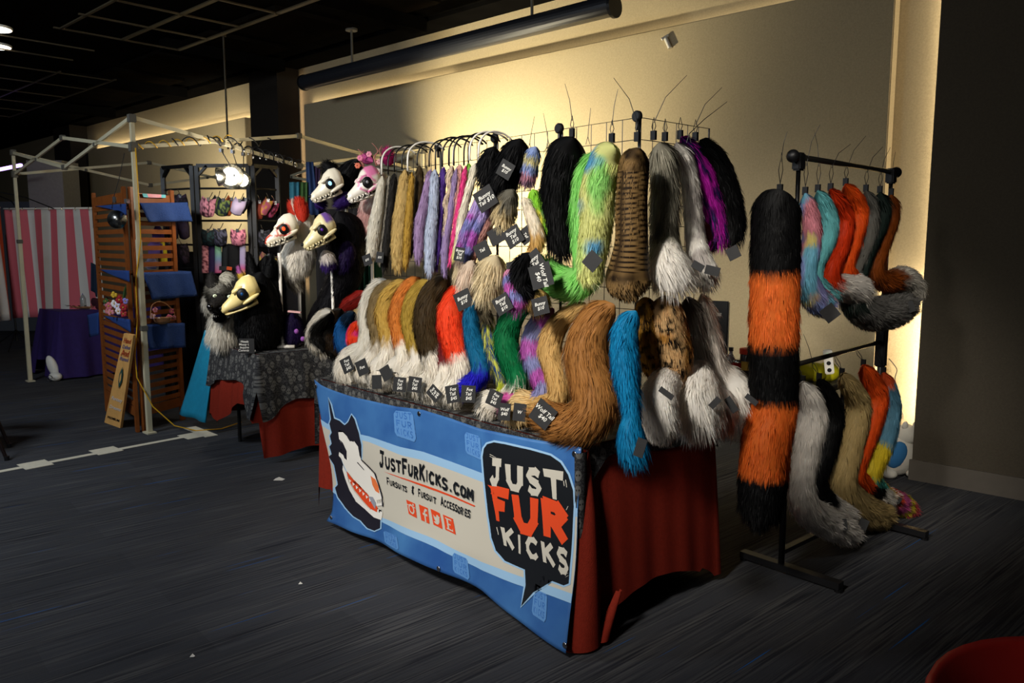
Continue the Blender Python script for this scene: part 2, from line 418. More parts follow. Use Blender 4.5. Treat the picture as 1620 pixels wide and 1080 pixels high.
# ------------------------------------------------------------------ fur tube: core + individual tapered hair blades in one mesh
def catmull(P, n):
    P = np.array(P, float); k = len(P)
    if k == 2: return np.array([P[0]*(1-t)+P[1]*t for t in np.linspace(0, 1, n)])
    Q = np.vstack([2*P[0]-P[1], P, 2*P[-1]-P[-2]]); out = []
    for u in np.linspace(0, k-1, n):
        i = min(int(u), k-2); t = u-i; p0, p1, p2, p3 = Q[i:i+4]
        out.append(.5*((2*p1)+(-p0+p2)*t+(2*p0-5*p1+4*p2-p3)*t*t+(-p0+3*p1-3*p2+p3)*t**3))
    return np.array(out)
def fur(name, pts, radii, colfn, L=.04, dens=30000, parent=None, lift=.2, wid=.0022, flat=1.0, loc=None, cap0=.55, droop=.25, rough=1.0, core_shrink=.14, flatdir=None, taper=True, rings=None):
    N = rings or max(14, 4*len(pts)); SEG = 14
    C = catmull(pts, N); R = catmull(np.array(radii, float)[:, None], N)[:, 0]
    R = np.maximum(R - core_shrink*L, R*.45)
    seglen = np.linalg.norm(np.diff(C, axis=0), axis=1); S_ = np.concatenate([[0], np.cumsum(seglen)]); T_ = S_/S_[-1]
    if taper:                                             # round both ends off
        tot = S_[-1]; r0 = min(R[0], tot*.3); r1 = min(R[-1], tot*.3)
        x0 = np.clip(S_/max(r0*cap0*2, 1e-4), 0, 1); x1 = np.clip((tot-S_)/max(r1*1.1, 1e-4), 0, 1)
        R = R*np.sqrt(np.clip(1-(1-x0)**2, .04, 1))*np.sqrt(np.clip(1-(1-x1)**2, .04, 1))
    tan = np.gradient(C, axis=0); tan /= np.linalg.norm(tan, axis=1)[:, None]
    if flatdir is not None: ref = np.array(flatdir, float)
    else: ref = np.array([e2[0], e2[1], 0.0])
    if abs(ref @ tan.mean(0)/np.linalg.norm(tan.mean(0))) > .85: ref = np.array([0, 0, 1.0])
    U = np.zeros_like(C); u = ref
    for i in range(N):
        u = ref*.5 + (u if i else ref)*.5; u = u - tan[i]*(u @ tan[i]); u /= np.linalg.norm(u); U[i] = u
    V = np.cross(tan, U)
    th = np.arange(SEG)*2*math.pi/SEG
    bodyN = U[:, None, :]*np.cos(th)[None, :, None] + V[:, None, :]*np.sin(th)[None, :, None]
    offs = U[:, None, :]*np.cos(th)[None, :, None]*flat + V[:, None, :]*np.sin(th)[None, :, None]
    core = (C[:, None, :] + offs*R[:, None, None]).reshape(-1, 3)
    cf = []
    for i in range(N-1):
        for k in range(SEG):
            k2 = (k+1) % SEG; cf.append((i*SEG+k, i*SEG+k2, (i+1)*SEG+k2, (i+1)*SEG+k))
    cn = bodyN.reshape(-1, 3)
    ct = np.repeat(T_, SEG); cth = np.tile(th, N)
    # blades
    area = 2*math.pi*np.sum(.5*(R[1:]+R[:-1])*seglen); n = int(max(1200, min(17000, area*dens)))
    cum = np.cumsum(.5*(R[1:]+R[:-1])*seglen + .3*R.max()*seglen); cum /= cum[-1]
    x = rng.random(n); idx = np.minimum(np.searchsorted(cum, x), N-2); fr = rng.random(n)
    a = rng.random(n)*2*math.pi
    def lerp(X): return X[idx]*(1-fr)[:, None] + X[idx+1]*fr[:, None]
    c = lerp(C); r = R[idx]*(1-fr)+R[idx+1]*fr; t = T_[idx]*(1-fr)+T_[idx+1]*fr
    uu = lerp(U); vv = lerp(V); tt = lerp(tan)
    nrm = uu*np.cos(a)[:, None] + vv*np.sin(a)[:, None]
    root = c + (uu*(np.cos(a)*flat)[:, None] + vv*np.sin(a)[:, None])*(r*.97)[:, None]
    q = np.stack([np.cos(a)*1.1, np.sin(a)*1.1, t*S_[-1]*16], 1)
    cl1 = vnoise(q, 2.4, 21)-.5; cl2 = vnoise(q, 2.4, 22)-.5
    endup = np.clip((t-.93)/.07, 0, 1)
    lf = (lift + .38*cl1 + .10*rng.standard_normal(n))*rough
    lf = lf + .8*np.clip(1 - t*S_[-1]/max(.05, R.max()*.9), 0, 1)
    side = np.cross(tt, nrm)
    dirv = tt*(1-.15*endup)[:, None] + nrm*np.clip(lf, .03, 1.2)[:, None] + side*((cl2*.7 + .10*rng.standard_normal(n))*rough)[:, None]
    dirv /= np.linalg.norm(dirv, axis=1)[:, None]
    ln = L*(.55+.75*rng.random(n))*(1+.5*cl1)
    d2 = dirv + tt*.25 + np.array([0, 0, -droop]); d2 /= np.linalg.norm(d2, axis=1)[:, None]
    mid = root + dirv*(ln*.5)[:, None]; tip = mid + d2*(ln*.5)[:, None]
    wv = np.cross(dirv, nrm + .5*rng.standard_normal((n, 3))); wv /= (np.linalg.norm(wv, axis=1)[:, None]+1e-9)
    ww = wid*(.6+.8*rng.random(n))
    b0 = root - wv*(ww*.5)[:, None]; b1 = root + wv*(ww*.5)[:, None]
    m0 = mid - wv*(ww*.4)[:, None]; m1 = mid + wv*(ww*.4)[:, None]
    bv = np.stack([b0, b1, m1, m0, tip], 1).reshape(-1, 3)
    # normals follow the body so the pelt shades softly
    nn = nrm*.8 + np.array([0, 0, .12]) + .20*rng.standard_normal((n, 3))*rough + side*(cl2*.65)[:, None] + tt*(cl1*-.5)[:, None]
    nn /= np.linalg.norm(nn, axis=1)[:, None]
    bn = np.repeat(nn, 5, axis=0)
    # colour: pattern by where the tip of the hair lies, slight variation per hair
    midt = np.clip(t + ln*.4/S_[-1], 0, 1)
    colb = np.clip(colfn(midt, a, nrm, mid, t), 0, 1)
    var = (1+.09*rng.standard_normal(n) + .24*cl1)
    colb = np.clip(colb*np.clip(var, .4, 1.7)[:, None], 0, 1)
    colv = np.repeat(colb, 5, axis=0)
    colc = np.clip(colfn(ct, cth, cn, core, ct), 0, 1)*.9
    nc = len(core); allv = np.vstack([core, bv]); alln = np.vstack([cn, bn]); allc = np.vstack([colc, colv])
    base = nc + np.arange(n)*5
    quads = np.stack([base, base+1, base+2, base+3], 1); tris = np.stack([base+3, base+2, base+4], 1)
    me = bpy.data.meshes.new(name)
    Lc = Vector(loc) if loc is not None else (org(parent) if parent else Vector(tuple(C[0])))
    allv = allv - np.array(Lc)
    nq = len(cf) + n; nt_ = n
    loops = np.concatenate([np.array(cf).ravel(), quads.ravel(), tris.ravel()]).astype(np.int32)
    starts = np.concatenate([np.arange(nq)*4, nq*4 + np.arange(nt_)*3]).astype(np.int32)
    me.vertices.add(len(allv)); me.vertices.foreach_set('co', allv.astype(np.float32).ravel())
    me.loops.add(len(loops)); me.loops.foreach_set('vertex_index', loops)
    me.polygons.add(nq+nt_); me.polygons.foreach_set('loop_start', starts)
    me.polygons.foreach_set('use_smooth', np.ones(nq+nt_, dtype=bool))
    me.update(calc_edges=True)
    at = me.color_attributes.new('Col', 'FLOAT_COLOR', 'POINT')
    at.data.foreach_set('color', np.hstack([allc, np.ones((len(allc), 1))]).astype(np.float32).ravel())
    me.normals_split_custom_set_from_vertices(alln.astype(np.float32))
    me.materials.append(FUR)
    o = bpy.data.objects.new(name, me); link(o, parent, Lc); return o

def pxfur(name, spec, data, colfn, L=.04, parent=None, dens=26000, **k):
    pts = []; rr = []
    for q in data:
        x, y, w_ = q[:3]; sp = q[3] if len(q) > 3 else spec
        P = pp(sp, x, y); pts.append(P); rr.append(w_/2*depth(P)/F)
    return fur(name, pts, rr, colfn, L, dens, parent, **k)

# ------------------------------------------------------------------ text and flat print
_txt = {}
def text_mesh(s):
    if s in _txt: return _txt[s]
    cu = bpy.data.curves.new('t', 'FONT'); cu.body = s; cu.size = 1; cu.shear = .18; cu.align_x = 'CENTER'; cu.align_y = 'CENTER'; cu.space_line = .95
    cu.resolution_u = 2; cu.offset = .012
    o = bpy.data.objects.new('t', cu); me = bpy.data.meshes.new_from_object(o)
    v = [tuple(q.co) for q in me.vertices]; f = [tuple(p.vertices) for p in me.polygons]
    bpy.data.objects.remove(o); bpy.data.curves.remove(cu); bpy.data.meshes.remove(me)
    _txt[s] = (v, f); return _txt[s]
def price_tag(parent, spec, x, y, ang, txt=None, size=26, tsc=.27, face=None, sq=1.0, lean=0., name='price_tag'):
    P = Vector(pp(spec, x, y)); s = size*depth(P)/F
    nrm = Vector(face) if face else (Vector((0, 0, H)) - P).normalized()*.45 + Vector((-e2[0], -e2[1], .12))*.55
    nrm.normalize(); xr = Vector((0, 0, 1)).cross(nrm).normalized(); yu = nrm.cross(xr)
    c, sn = math.cos(math.radians(ang)), math.sin(math.radians(ang)); X = xr*c + yu*sn; Y = -xr*sn + yu*c
    h = s/2; m = MB(); th = .0012; hx = h*sq
    vs = [P + X*a*hx + Y*b*h + nrm*k*th for k in (-1, 1) for a, b in ((-1, -1), (1, -1), (1, 1), (-1, 1))]
    m.add(vs, [(3, 2, 1, 0), (4, 5, 6, 7), (0, 1, 5, 4), (1, 2, 6, 5), (2, 3, 7, 6), (3, 0, 4, 7)])
    o = m.build(name, M_tag, parent)
    if txt:
        v, f = text_mesh(txt); m = MB(); k = s*tsc
        m.add([P + X*q[0]*k + Y*q[1]*k + nrm*(th+.0006) for q in v], f); m.build('lettering', M_chalk, o)
    return o
print('core ready')
# ================================================================== THE SETTING
ANG = math.atan2(d_[1], d_[0])
def wbox(m, s0, s1, n0, n1, z0, z1, bev=0):
    c = W((s0+s1)/2, (n0+n1)/2, (z0+z1)/2); return m.box(c, (abs(s1-s0), abs(n1-n0), z1-z0), rz=ANG, bev=bev)
m = MB(); m.add([(-22, -3, 0), (7, -3, 0), (7, 20, 0), (-22, 20, 0)], [(0, 1, 2, 3)])
struct('floor', m, M_carpet)
m = MB(); wbox(m, -26, 4, -5, 5.9, 3.64, 3.74); ceil_ = struct('ceiling', m, M_black)
def rail_part(s0, s1, n0, n1, z=3.4, w_=.035):
    w_ = w_*.8
    m = MB()
    if abs(s1-s0) > abs(n1-n0): wbox(m, s0, s1, n0-w_/2, n0+w_/2, z, z+.012)
    else: wbox(m, s0-w_/2, s0+w_/2, n0, n1, z, z+.012)
    return m.build('ceiling_rail', M_rail, ceil_)
for s_ in (-6.18, -6.80, -7.42, -8.04): rail_part(s_, s_, 2.62, 3.78, w_=.03)
for nn_ in (2.68, 3.22, 3.76): rail_part(-8.06, -5.4, nn_, nn_, w_=.05 if nn_ != 2.68 else .03)
for s_ in (-8.7, -9.3): rail_part(s_, s_, 2.1, 3.2, w_=.02)
for s_ in (-10.1, -10.9, -11.7, -12.5, -13.3, -14.1): rail_part(s_, s_, 2.5, 3.9, w_=.015)
for nn_ in (2.7, 3.3, 3.9): rail_part(-14.2, -10.0, nn_, nn_, w_=.025)
for i in range(7):
    s0 = -4.2 - i*1.25
    m = MB(); wbox(m, s0-1.0, s0, 4.05, 4.95, 3.60, 3.64); m.build('ceiling_tile', M_panelbrown, ceil_)
for i in range(5):
    m = MB(); wbox(m, -3.5-2.5*i-.08, -3.5-2.5*i+.08, 3.8, 5.2, 3.48, 3.6); m.build('ceiling_beam', M_black, ceil_)

m = MB(); wbox(m, -26, 4, 5.58, 5.78, 0, 3.62); wb = struct('wall_back', m, M_wall)
for s0, s1 in ((-8.5, -1.77), (-15.5, -9.9), (-22, -17)):
    m = MB(); wbox(m, s0, s1, 5.48, 5.58, .12, 3.14, bev=.006); m.build('wall_panel', M_wall, wb)
m = MB(); wbox(m, -26, 4, 5.46, 5.58, 0, .10); struct('baseboard_back', m, M_base)
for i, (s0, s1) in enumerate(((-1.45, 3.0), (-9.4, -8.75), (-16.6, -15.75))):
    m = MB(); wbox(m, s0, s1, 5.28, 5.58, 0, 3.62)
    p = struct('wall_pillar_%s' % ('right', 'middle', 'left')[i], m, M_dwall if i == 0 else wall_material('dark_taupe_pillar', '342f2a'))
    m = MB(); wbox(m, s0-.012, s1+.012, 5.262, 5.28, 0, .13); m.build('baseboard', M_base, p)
# vertical cover strip beside the right-hand pillar panel
# far partition at the left edge
m = MB(); a = aty(-30, 300, 13.5); b = aty(56, 300, 13.5)
m.box(((a[0]+b[0])/2, 13.5, 1.0), (b[0]-a[0], .15, 2.35)); struct('wall_left_far', m, mat('blue_grey_far_wall', '5c6066', .9))
m = MB(); a = aty(56, 260, 13.4); b = aty(111, 260, 13.4)
m.box(((a[0]+b[0])/2, 13.4, 1.35), (b[0]-a[0], .5, 2.95)); struct('wall_left_column', m, mat('pale_grey_column', 'a8a498', .9, noise=.08))
m = MB(); wbox(m, -26, 4, 5.26, 5.58, 3.60, 3.64); struct('trim_1', m, M_black)

# hanging black projection tube with its rods
t = thing('suspended_screen_tube', 'long black tube hanging under the ceiling in front of the beige wall', 'screen case', W(-5.6, 4.93, 3.21))
m = MB(); m.tube([W(-7.62, 4.93, 3.20), W(-3.55, 4.93, 3.21)], .078, 24); m.build('tube', mat('satin_black_tube', '24262c', .38, spec=.6), t, smooth=False)
for s_ in (-7.62, -3.55):
    m = MB(); m.tube([W(s_-.012, 4.93, 3.20), W(s_+.012, 4.93, 3.20)], .084, 24); m.build('end_cap', M_bplast, t)
for s_ in (-6.75, -4.35):
    m = MB(); m.tube([W(s_, 4.93, 3.27), W(s_, 4.93, 3.60)], .012, 10); m.tube([W(s_, 4.93, 3.585), W(s_, 4.93, 3.605)], .06, 16); m.build('hanging_rod', mat('grey_rod', '6e6a60', .5), t)
m = MB(); q = Vector(pp(('n', 5.46), 1053, 60)); qq = Vector(pp(('n', 5.46), 1060, 76))
m.tube([q, qq], .016, 10); m.tube([q + Vector((.02, 0, .02)), q - Vector((.03, 0, .012))], .011, 8)
tag(m.build('wall_hook', M_white, None, loc=q), 'small white peg fixed high on the beige wall', 'hook')
m = MB(); q = Vector(pp(('n', 4.2), 361, 236)); m.tube([(q.x, q.y, q.z), (q.x, q.y, 3.62)], .010, 10); m.tube([(q.x, q.y, 3.60), (q.x, q.y, 3.64)], .03, 12)
tag(m.build('drop_rod', M_rail, None, loc=q), 'thin pale rod dropping from the ceiling above the tent frame', 'rod')
for x_, y_, l_ in ((-7, 74, 'larger round ceiling downlight at the far left edge, lower of the two'), (-8, 46, 'small round ceiling downlight at the far left edge, upper of the two')):
    c = atz(x_, y_, 3.42); m = MB(); m.lathe(c, [(.12, .0), (.14, 0), (.14, .02), (.0, .02)], 24)
    t = tag(m.build('ceiling_downlight', M_white, None, loc=c), l_, 'ceiling light')
    m = MB(); m.lathe((c[0], c[1], c[2]), [(0, -.004), (.13, -.004), (.13, .01), (0, .01)], 24); m.build('lamp_lens', mat('lit_lens', 'fff4e0', .5, emis='fff0d8', estr=5), t)
q = Vector(aty(-15, 271, 12)); qq = Vector(aty(34, 261, 12)); m = MB(); m.bar(q, qq, .06, .04)
tag(m.build('neon_strip_light', mat('violet_tube', 'e8dcff', .5, emis='b48cff', estr=5), None, loc=q), 'violet glowing strip light at the far left of the hall', 'strip light')

# ------------------------------------------------------------------ tape on the carpet
tp = thing('floor_tape_line', 'white gaffer tape line with cross pieces on the carpet before the tent', 'tape', (-3, 5.4, 0))
a = Vector(atz(-60, 757)); b = Vector(atz(318, 686)); dr = (b-a).normalized(); pr = Vector((-dr.y, dr.x, 0))
def tape(p, q, w_, z=.002):
    dd = (q-p).normalized(); r_ = Vector((-dd.y, dd.x, 0)); m = MB()
    vs = [p - r_*w_/2, q - r_*w_/2, q + r_*w_/2, p + r_*w_/2]; up = Vector((0, 0, z)); m.add([v + up for v in vs] + [v + Vector((0, 0, .0003)) for v in vs], [(0, 1, 2, 3), (4, 5, 1, 0), (5, 6, 2, 1), (6, 7, 3, 2), (7, 4, 0, 3)])
    return m.build('tape_strip', M_tape, tp)
tape(a, b, .055)
for x_, y_ in ((56, 735), (168, 713), (306, 689)):
    c = Vector(atz(x_, y_)); tape(c - pr*.09, c + pr*.09, .17, .0035)
tape(Vector(atz(300, 676)), Vector(atz(335, 690)), .10, .003)
for x_, y_, l_ in ((441, 759, 'white paper scrap on the carpet by the red-skirted rear table'), (475, 924, 'tiny white lint speck on carpet, nearest the banner bottom edge'), (304, 1039, 'tiny pale lint speck on the carpet at the lower left')):
    c = Vector(atz(x_, y_)); m = MB(); s_ = .03 if x_ == 441 else .008
    m.add([c+Vector((-s_, -s_*.5, .002)), c+Vector((s_, -s_*.8, .004)), c+Vector((s_*1.2, s_*.5, .002)), c+Vector((-s_*.3, s_*1.3, .008)), c+Vector((-s_, s_, .001)), c + Vector((0, 0, .0))], [(0, 1, 2), (0, 2, 3), (0, 3, 4), (0, 4, 5), (0, 5, 1)])
    tag(m.build('paper_scrap', M_white, None, loc=c), l_, 'litter')

# ================================================================== DISPLAY TABLE, CLOTHS, BANNER
def rect_perim(a0, a1, b0, b1, n, fr=T, rc=.03):
    """closed perimeter points with outward directions, in a table frame"""
    pts = []; segs = [((a0, b0), (a1, b0), (0, -1)), ((a1, b0), (a1, b1), (1, 0)), ((a1, b1), (a0, b1), (0, 1)), ((a0, b1), (a0, b0), (-1, 0))]
    for k, (p, q, o) in enumerate(segs):
        o2 = segs[(k+1) % 4][2]; m_ = max(4, int(n*math.dist(p, q)))
        for i in range(m_):
            f = i/m_; pts.append((p[0]+(q[0]-p[0])*f, p[1]+(q[1]-p[1])*f, o[0], o[1]))
        for i in range(4):
            g = (i)/4; pts.append((q[0], q[1], o[0]*(1-g)+o2[0]*g, o[1]*(1-g)+o2[1]*g))
    return pts
def drape(fr, a0, a1, b0, b1, ztop, hem, wave, flare, m_n=40, rings=12, gap=.006):
    P = rect_perim(a0, a1, b0, b1, m_n); n = len(P); m = MB(); uv = []
    def place(a, b, z, u, v): m.v.append(fr(a, b, z)); uv.append((u, v))
    acc = 0; per = []
    for i in range(n): per.append(acc); acc += math.dist(P[i][:2], P[(i+1) % n][:2]) + .002
    for j in range(rings+1):
        g = j/rings
        for i, (a, b, oa, ob) in enumerate(P):
            h = hem(a, b, oa, ob); z = ztop - (ztop-h)*g
            out = gap + flare*g*(ztop-h) + wave(per[i], a, b)*g**.8
            L = math.hypot(oa, ob); k = 1 if L > .9 else 1.15
            z -= 0 if g > 0 else 0
            place(a + oa/max(L, .3)*out*k, b + ob/max(L, .3)*out*k, z, per[i], -g*(ztop-h)+1.0 if False else z)
    for j in range(rings):
        for i in range(n):
            i2 = (i+1) % n; m.f.append((j*n+i, j*n+i2, (j+1)*n+i2, (j+1)*n+i)); m.mi.append(0)
    # top
    k = len(m.v); nu, nv = 16, 8
    for j in range(nv+1):
        for i in range(nu+1):
            a = a0 + (a1-a0)*i/nu; b = b0 + (b1-b0)*j/nv; place(a, b, ztop+.0005, a*1.0, b+3)
    for j in range(nv):
        for i in range(nu): q = k+j*(nu+1)+i; m.f.append((q, q+1, q+nu+2, q+nu+1)); m.mi.append(0)
    return m, uv
def folding_table(label, fr, a0, a1, b0, b1, z):
    t = thing('folding_table', label, 'table', fr((a0+a1)/2, (b0+b1)/2, 0))
    ang = math.atan2(e1[1], e1[0]); m = MB(); m.box(fr((a0+a1)/2, (b0+b1)/2, z-.018), (abs(a1-a0), abs(b1-b0), .03), rz=ang, bev=.006); m.build('tabletop', M_tabletop, t)
    for a in (a0+.12, a1-.12):
        for b in (b0+.09, b1-.09):
            m = MB(); m.tube([fr(a, b, z-.035), fr(a, b, 0.003)], .014, 10); m.build('leg', M_bmetal, t)
        m = MB(); m.tube([fr(a, b0+.09, .25), fr(a, b1-.09, .25)], .01, 8); m.build('crossbar', M_bmetal, t)
    return t
folding_table('long folding table under the red and skull-print cloths behind the banner', T, .02, 2.0, .02, .80, .735)
sn = math.sin
def hem_red(a, b, oa, ob):
    if oa < -.7 and abs(ob) < .7: return .015 + .13*math.sin(min(1, max(0, b/.8))*math.pi)**.7 + (.02 if b > .7 else 0)
    if oa > .5: return .13 + .02*math.sin(b*7)
    if ob < -.5: return .13
    if ob < 0: return .008
    return .03
mr_, uv = drape(T, 0, 1.97, 0, .82, .737, hem_red, lambda p, a, b: (.016*sn(p*17+1)+.010*sn(p*41+a*3))*(.3 if a > 1.9 else (.25 if b > .1 and a < .1 else 1)) + (0 if a > .05 else .03), .03, 55)
o = mr_.build('red_tablecloth', M_red, None, loc=T(1, .4, .7), smooth=True)
tag(o, 'long brick-red cloth hanging to the floor under the skull-print runner, main table', 'tablecloth')
# a loose gathered fold at the front corner
m = MB()
cps = [((-.01, -.01), (.735)), ((-.035, -.02), .5), ((-.05, -.035), .25), ((-.06, -.05), .012)]
def fold(u, v):
    k = v*3; i = min(int(k), 2); f = k-i; (pa, z0), (pb, z1) = cps[i], cps[i+1]
    a = pa[0]+(pb[0]-pa[0])*f; b = pa[1]+(pb[1]-pa[1])*f; z = z0+(z1-z0)*f
    an = (u-.5)*math.pi*1.25 - .3; r = .012 + .035*v + .006*sn(u*9+v*2)
    return T(a - math.cos(an)*r, b + math.sin(an)*r*1.7 + .01, z)
m.grid(fold, 20, 20); m.build('corner_fold', M_red, o, smooth=True)
m = MB()
def fold2(u, v):
    z = .02 + .16*(1-v) ; b = .06 + .09*v + .02*u; an = u*math.pi
    return T(-.075 - .018*math.sin(an)*(1+v) , .035 + .10*(1-v) + .035*math.cos(an)*(.3+v*.7), z)
m.grid(fold2, 14, 12); m.build('corner_fold', M_red, o, smooth=True)

def hem_sk(a, b, oa, ob):
    if ob < -.5: return .60
    if oa < -.5: return .672 - .10*max(0, 1-b/.12) + .02*sn(b*9)
    if oa > .5: return .36 + .1*b
    return .6
ms, uv = drape(T, -.004, 2.0, -.004, .824, .742, hem_sk, lambda p, a, b: .004+.003*sn(p*23), .05, 45, gap=.012)
sk = ms.build('skull_print_runner', M_skull, None, loc=T(1, .4, .74), smooth=True, uv=uv)
tag(sk, 'dark grey skull-print cloth over the main table, behind the blue banner', 'tablecloth')
# narrow hanging point of the runner at the front right corner
m = MB()
cor = [(-.028, -.028, .735, .035), (-.034, -.034, .55, .03), (-.045, -.042, .36, .022), (-.055, -.05, .20, .006)]
def cfold(u, v):
    k = v*3; i = min(int(k), 2); f = k-i; p, q = cor[i], cor[i+1]; a, b, z, wd = [p[c]+(q[c]-p[c])*f for c in range(4)]
    an = (u-.5)*3.2; return T(a - wd*.5*math.cos(an) , b + wd*math.sin(an)*.9, z)
uvc = []
for j in range(13):
    for i in range(9): uvc.append((i*.012, j*.05))
m.grid(cfold, 8, 12); m.build('hanging_corner', M_skull, sk, smooth=True, uv=uvc)

# ---- banner
topx = [(497, 600), (509, 609), (523, 615), (558, 627), (625, 643), (667, 648), (713, 661), (760, 677), (839, 694), (918, 708)]
botx = [(519, 823), (545, 833), (600, 858), (693, 898), (760, 935), (835, 987), (898, 1032)]
leftbulge = True
def interp3(px, b, lo, hi):
    P = [pp(('b', b), *q) for q in px]; a = [-(np.array(q[:2])-np.array(A0)) @ -np.array(e1) for q in P]
    return np.array(P), np.array(a)
TP, Ta = interp3(topx, -.035, 0, 1); BP, Ba = interp3(botx, -.14, 0, 1)
def along(P, a, u):
    aa = a[0] + (a[-1]-a[0])*u; return np.array([np.interp(-aa, -a, P[:, i]) for i in range(3)])
E2 = np.array([e2[0], e2[1], 0]); E1 = np.array([e1[0], e1[1], 0])
def BN(u, v, off=0.):
    p = along(TP, Ta, u)*(1-v) + along(BP, Ba, u)*v
    if u < .12: p = p - E1*(.07*(1-u/.12)*math.sin(min(1, v/.93)*math.pi*.75)**1.0*(1 if v < .93 else max(0, (1-v)/.07)))
    bulge = .030*math.sin(v*math.pi) + .006*math.sin(u*11+v*3) + .010*math.sin(v*7+u*2)*v + .004*math.sin(u*31+v*9)*v
    bulge -= .105*(v - v**3.5)*(.9)
    if v > .80: bulge += .012*math.sin(u*16)*(v-.8)/.2
    return tuple(p - E2*(bulge + off))
NU_, NV_ = 100, 50
_LAT = np.array([[BN(i/NU_, j/NV_) for j in range(-1, NV_+2)] for i in range(-1, NU_+2)])
def BS(u, v, off=0.):
    x = min(max(u*NU_+1, 0), NU_+1.999); y = min(max(v*NV_+1, 0), NV_+1.999); i, j = int(x), int(y); a_, b_ = x-i, y-j
    p = _LAT[i, j]*(1-a_)*(1-b_) + _LAT[i+1, j]*a_*(1-b_) + _LAT[i, j+1]*(1-a_)*b_ + _LAT[i+1, j+1]*a_*b_
    return tuple(p - E2*off)
_UV = [(i/24, j/12) for i in range(25) for j in range(13)]; _PX = np.array([proj(BN(*q)) for q in _UV])
def inv(x, y):
    k = int(np.argmin(((_PX - np.array([x, y]))**2).sum(1))); u, v = _UV[k]
    for _ in range(10):
        hu = -1e-4 if u > .5 else 1e-4; hv = -1e-4 if v > .5 else 1e-4; f0 = np.array(proj(BN(u, v)))
        du = (np.array(proj(BN(u+hu, v)))-f0)/hu; dv = (np.array(proj(BN(u, v+hv)))-f0)/hv
        s = np.linalg.solve(np.stack([du, dv], 1), np.array([x, y])-f0)
        u = min(max(u + max(-.05, min(.05, s[0])), 0.), 1.); v = min(max(v + max(-.08, min(.08, s[1])), 0.), 1.)
    return u, v
M_bblue = None
def banner_blue():
    m, nt, b = nodes('banner_blue_vinyl'); N = nt.nodes.new; L = nt.links.new
    tc = N('ShaderNodeTexCoord'); n = N('ShaderNodeTexNoise'); n.inputs['Scale'].default_value = 3.5; n.inputs['Detail'].default_value = 5
    L(tc.outputs['Object'], n.inputs['Vector']); r = N('ShaderNodeValToRGB'); L(n.outputs[0], r.inputs[0])
    r.color_ramp.elements[0].position = .32; r.color_ramp.elements[0].color = (*lin('27508e'), 1)
    r.color_ramp.elements[1].position = .72; r.color_ramp.elements[1].color = (*lin('4477ae'), 1)
    L(r.outputs[0], b.inputs['Base Color']); b.inputs['Roughness'].default_value = .32; b.inputs['Specular IOR Level'].default_value = .6
    return m
M_bblue = banner_blue()
PR = dict(rough=.45, spec=.45)
M_blight = mat('print_light_blue', '8fb4d4', **PR); M_bwhite = mat('print_off_white', 'bab5a8', **PR)
M_bblack = mat('print_black', '101318', **PR); M_bred = mat('print_orange_red', 'd2451f', **PR); M_bghost = mat('print_ghost_blue', '5585bd', **PR)
M_bwh2 = mat('print_bone', 'dcd8d0', **PR); M_bgrey = mat('print_grey', '8a8d98', **PR); M_bdk = mat('print_charcoal', '1c1a24', **PR); M_bor = mat('print_orange', 'd8703c', **PR)
m = MB(); m.grid(lambda u, v: BS(u, v), NU_, NV_)
ban = m.build('vinyl_banner', M_bblue, None, loc=BN(.5, .5), smooth=True, thick=.0008)
tag(ban, 'blue and white shop banner hanging on the front of the main table', 'banner')
def decal(name, polys, m_, lay, parent=ban, cut=.03, pre=None, stack=False):
    """flat print: polygons in banner (u,v), cut along a grid and laid on the banner surface"""
    bm = bmesh.new()
    for poly in polys:
        vs = [bm.verts.new((p[0], p[1], len(bm.faces)*.0001 if stack else 0)) for p in poly]
        try: bm.faces.new(vs)
        except Exception: pass
    if pre is None: bmesh.ops.triangulate(bm, faces=bm.faces[:])
    us = [v.co.x for v in bm.verts]; vv = [v.co.y for v in bm.verts]
    if not us: return
    cut = 1/NU_; k = math.ceil(min(us)/cut)*cut
    while k < max(us):
        bmesh.ops.bisect_plane(bm, geom=bm.verts[:]+bm.edges[:]+bm.faces[:], plane_co=(k, 0, 0), plane_no=(1, 0, 0)); k += cut
    cut = 1/NV_; k = math.ceil(min(vv)/cut)*cut
    while k < max(vv):
        bmesh.ops.bisect_plane(bm, geom=bm.verts[:]+bm.edges[:]+bm.faces[:], plane_co=(0, k, 0), plane_no=(0, 1, 0)); k += cut
    bmesh.ops.remove_doubles(bm, verts=bm.verts[:], dist=1e-5); bm.verts.index_update(); m = MB()
    m.add([BS(v.co.x, v.co.y, .0016 + lay*.0012 + v.co.z) for v in bm.verts], [[q.index for q in f.verts] for f in bm.faces]); bm.free()
    return m.build(name, m_, parent, smooth=True)
def pxpoly(pts): return [inv(*p) for p in pts]
# stripes: boundaries measured on the photograph (left / middle / right)
def band(name, tops, bots, m_, lay):
    tu = [inv(*p) for p in tops]; bu = [inv(*p) for p in bots]
    tu[0] = (0, tu[0][1]); bu[0] = (0, bu[0][1]); tu[-1] = (1, tu[-1][1]); bu[-1] = (1, bu[-1][1]); P = []; Q = []
    for i in range(101):
        u = i/100; P.append((u, float(np.interp(u, [q[0] for q in tu], [q[1] for q in tu])))); Q.append((u, float(np.interp(u, [q[0] for q in bu], [q[1] for q in bu]))))
    decal(name, [[P[i], P[i+1], Q[i+1], Q[i]] for i in range(100)], m_, lay)
band('light_blue_stripe', [(503, 659), (585, 690), (640, 708), (764, 748), (918, 805)], [(505, 669), (585, 699), (640, 721), (764, 762), (916, 818)], M_blight, 1)
band('white_field', [(505, 669), (585, 699), (640, 721), (764, 762), (916, 818)], [(521, 767), (604, 818), (640, 833), (764, 889), (905, 938)], M_bwhite, 1)
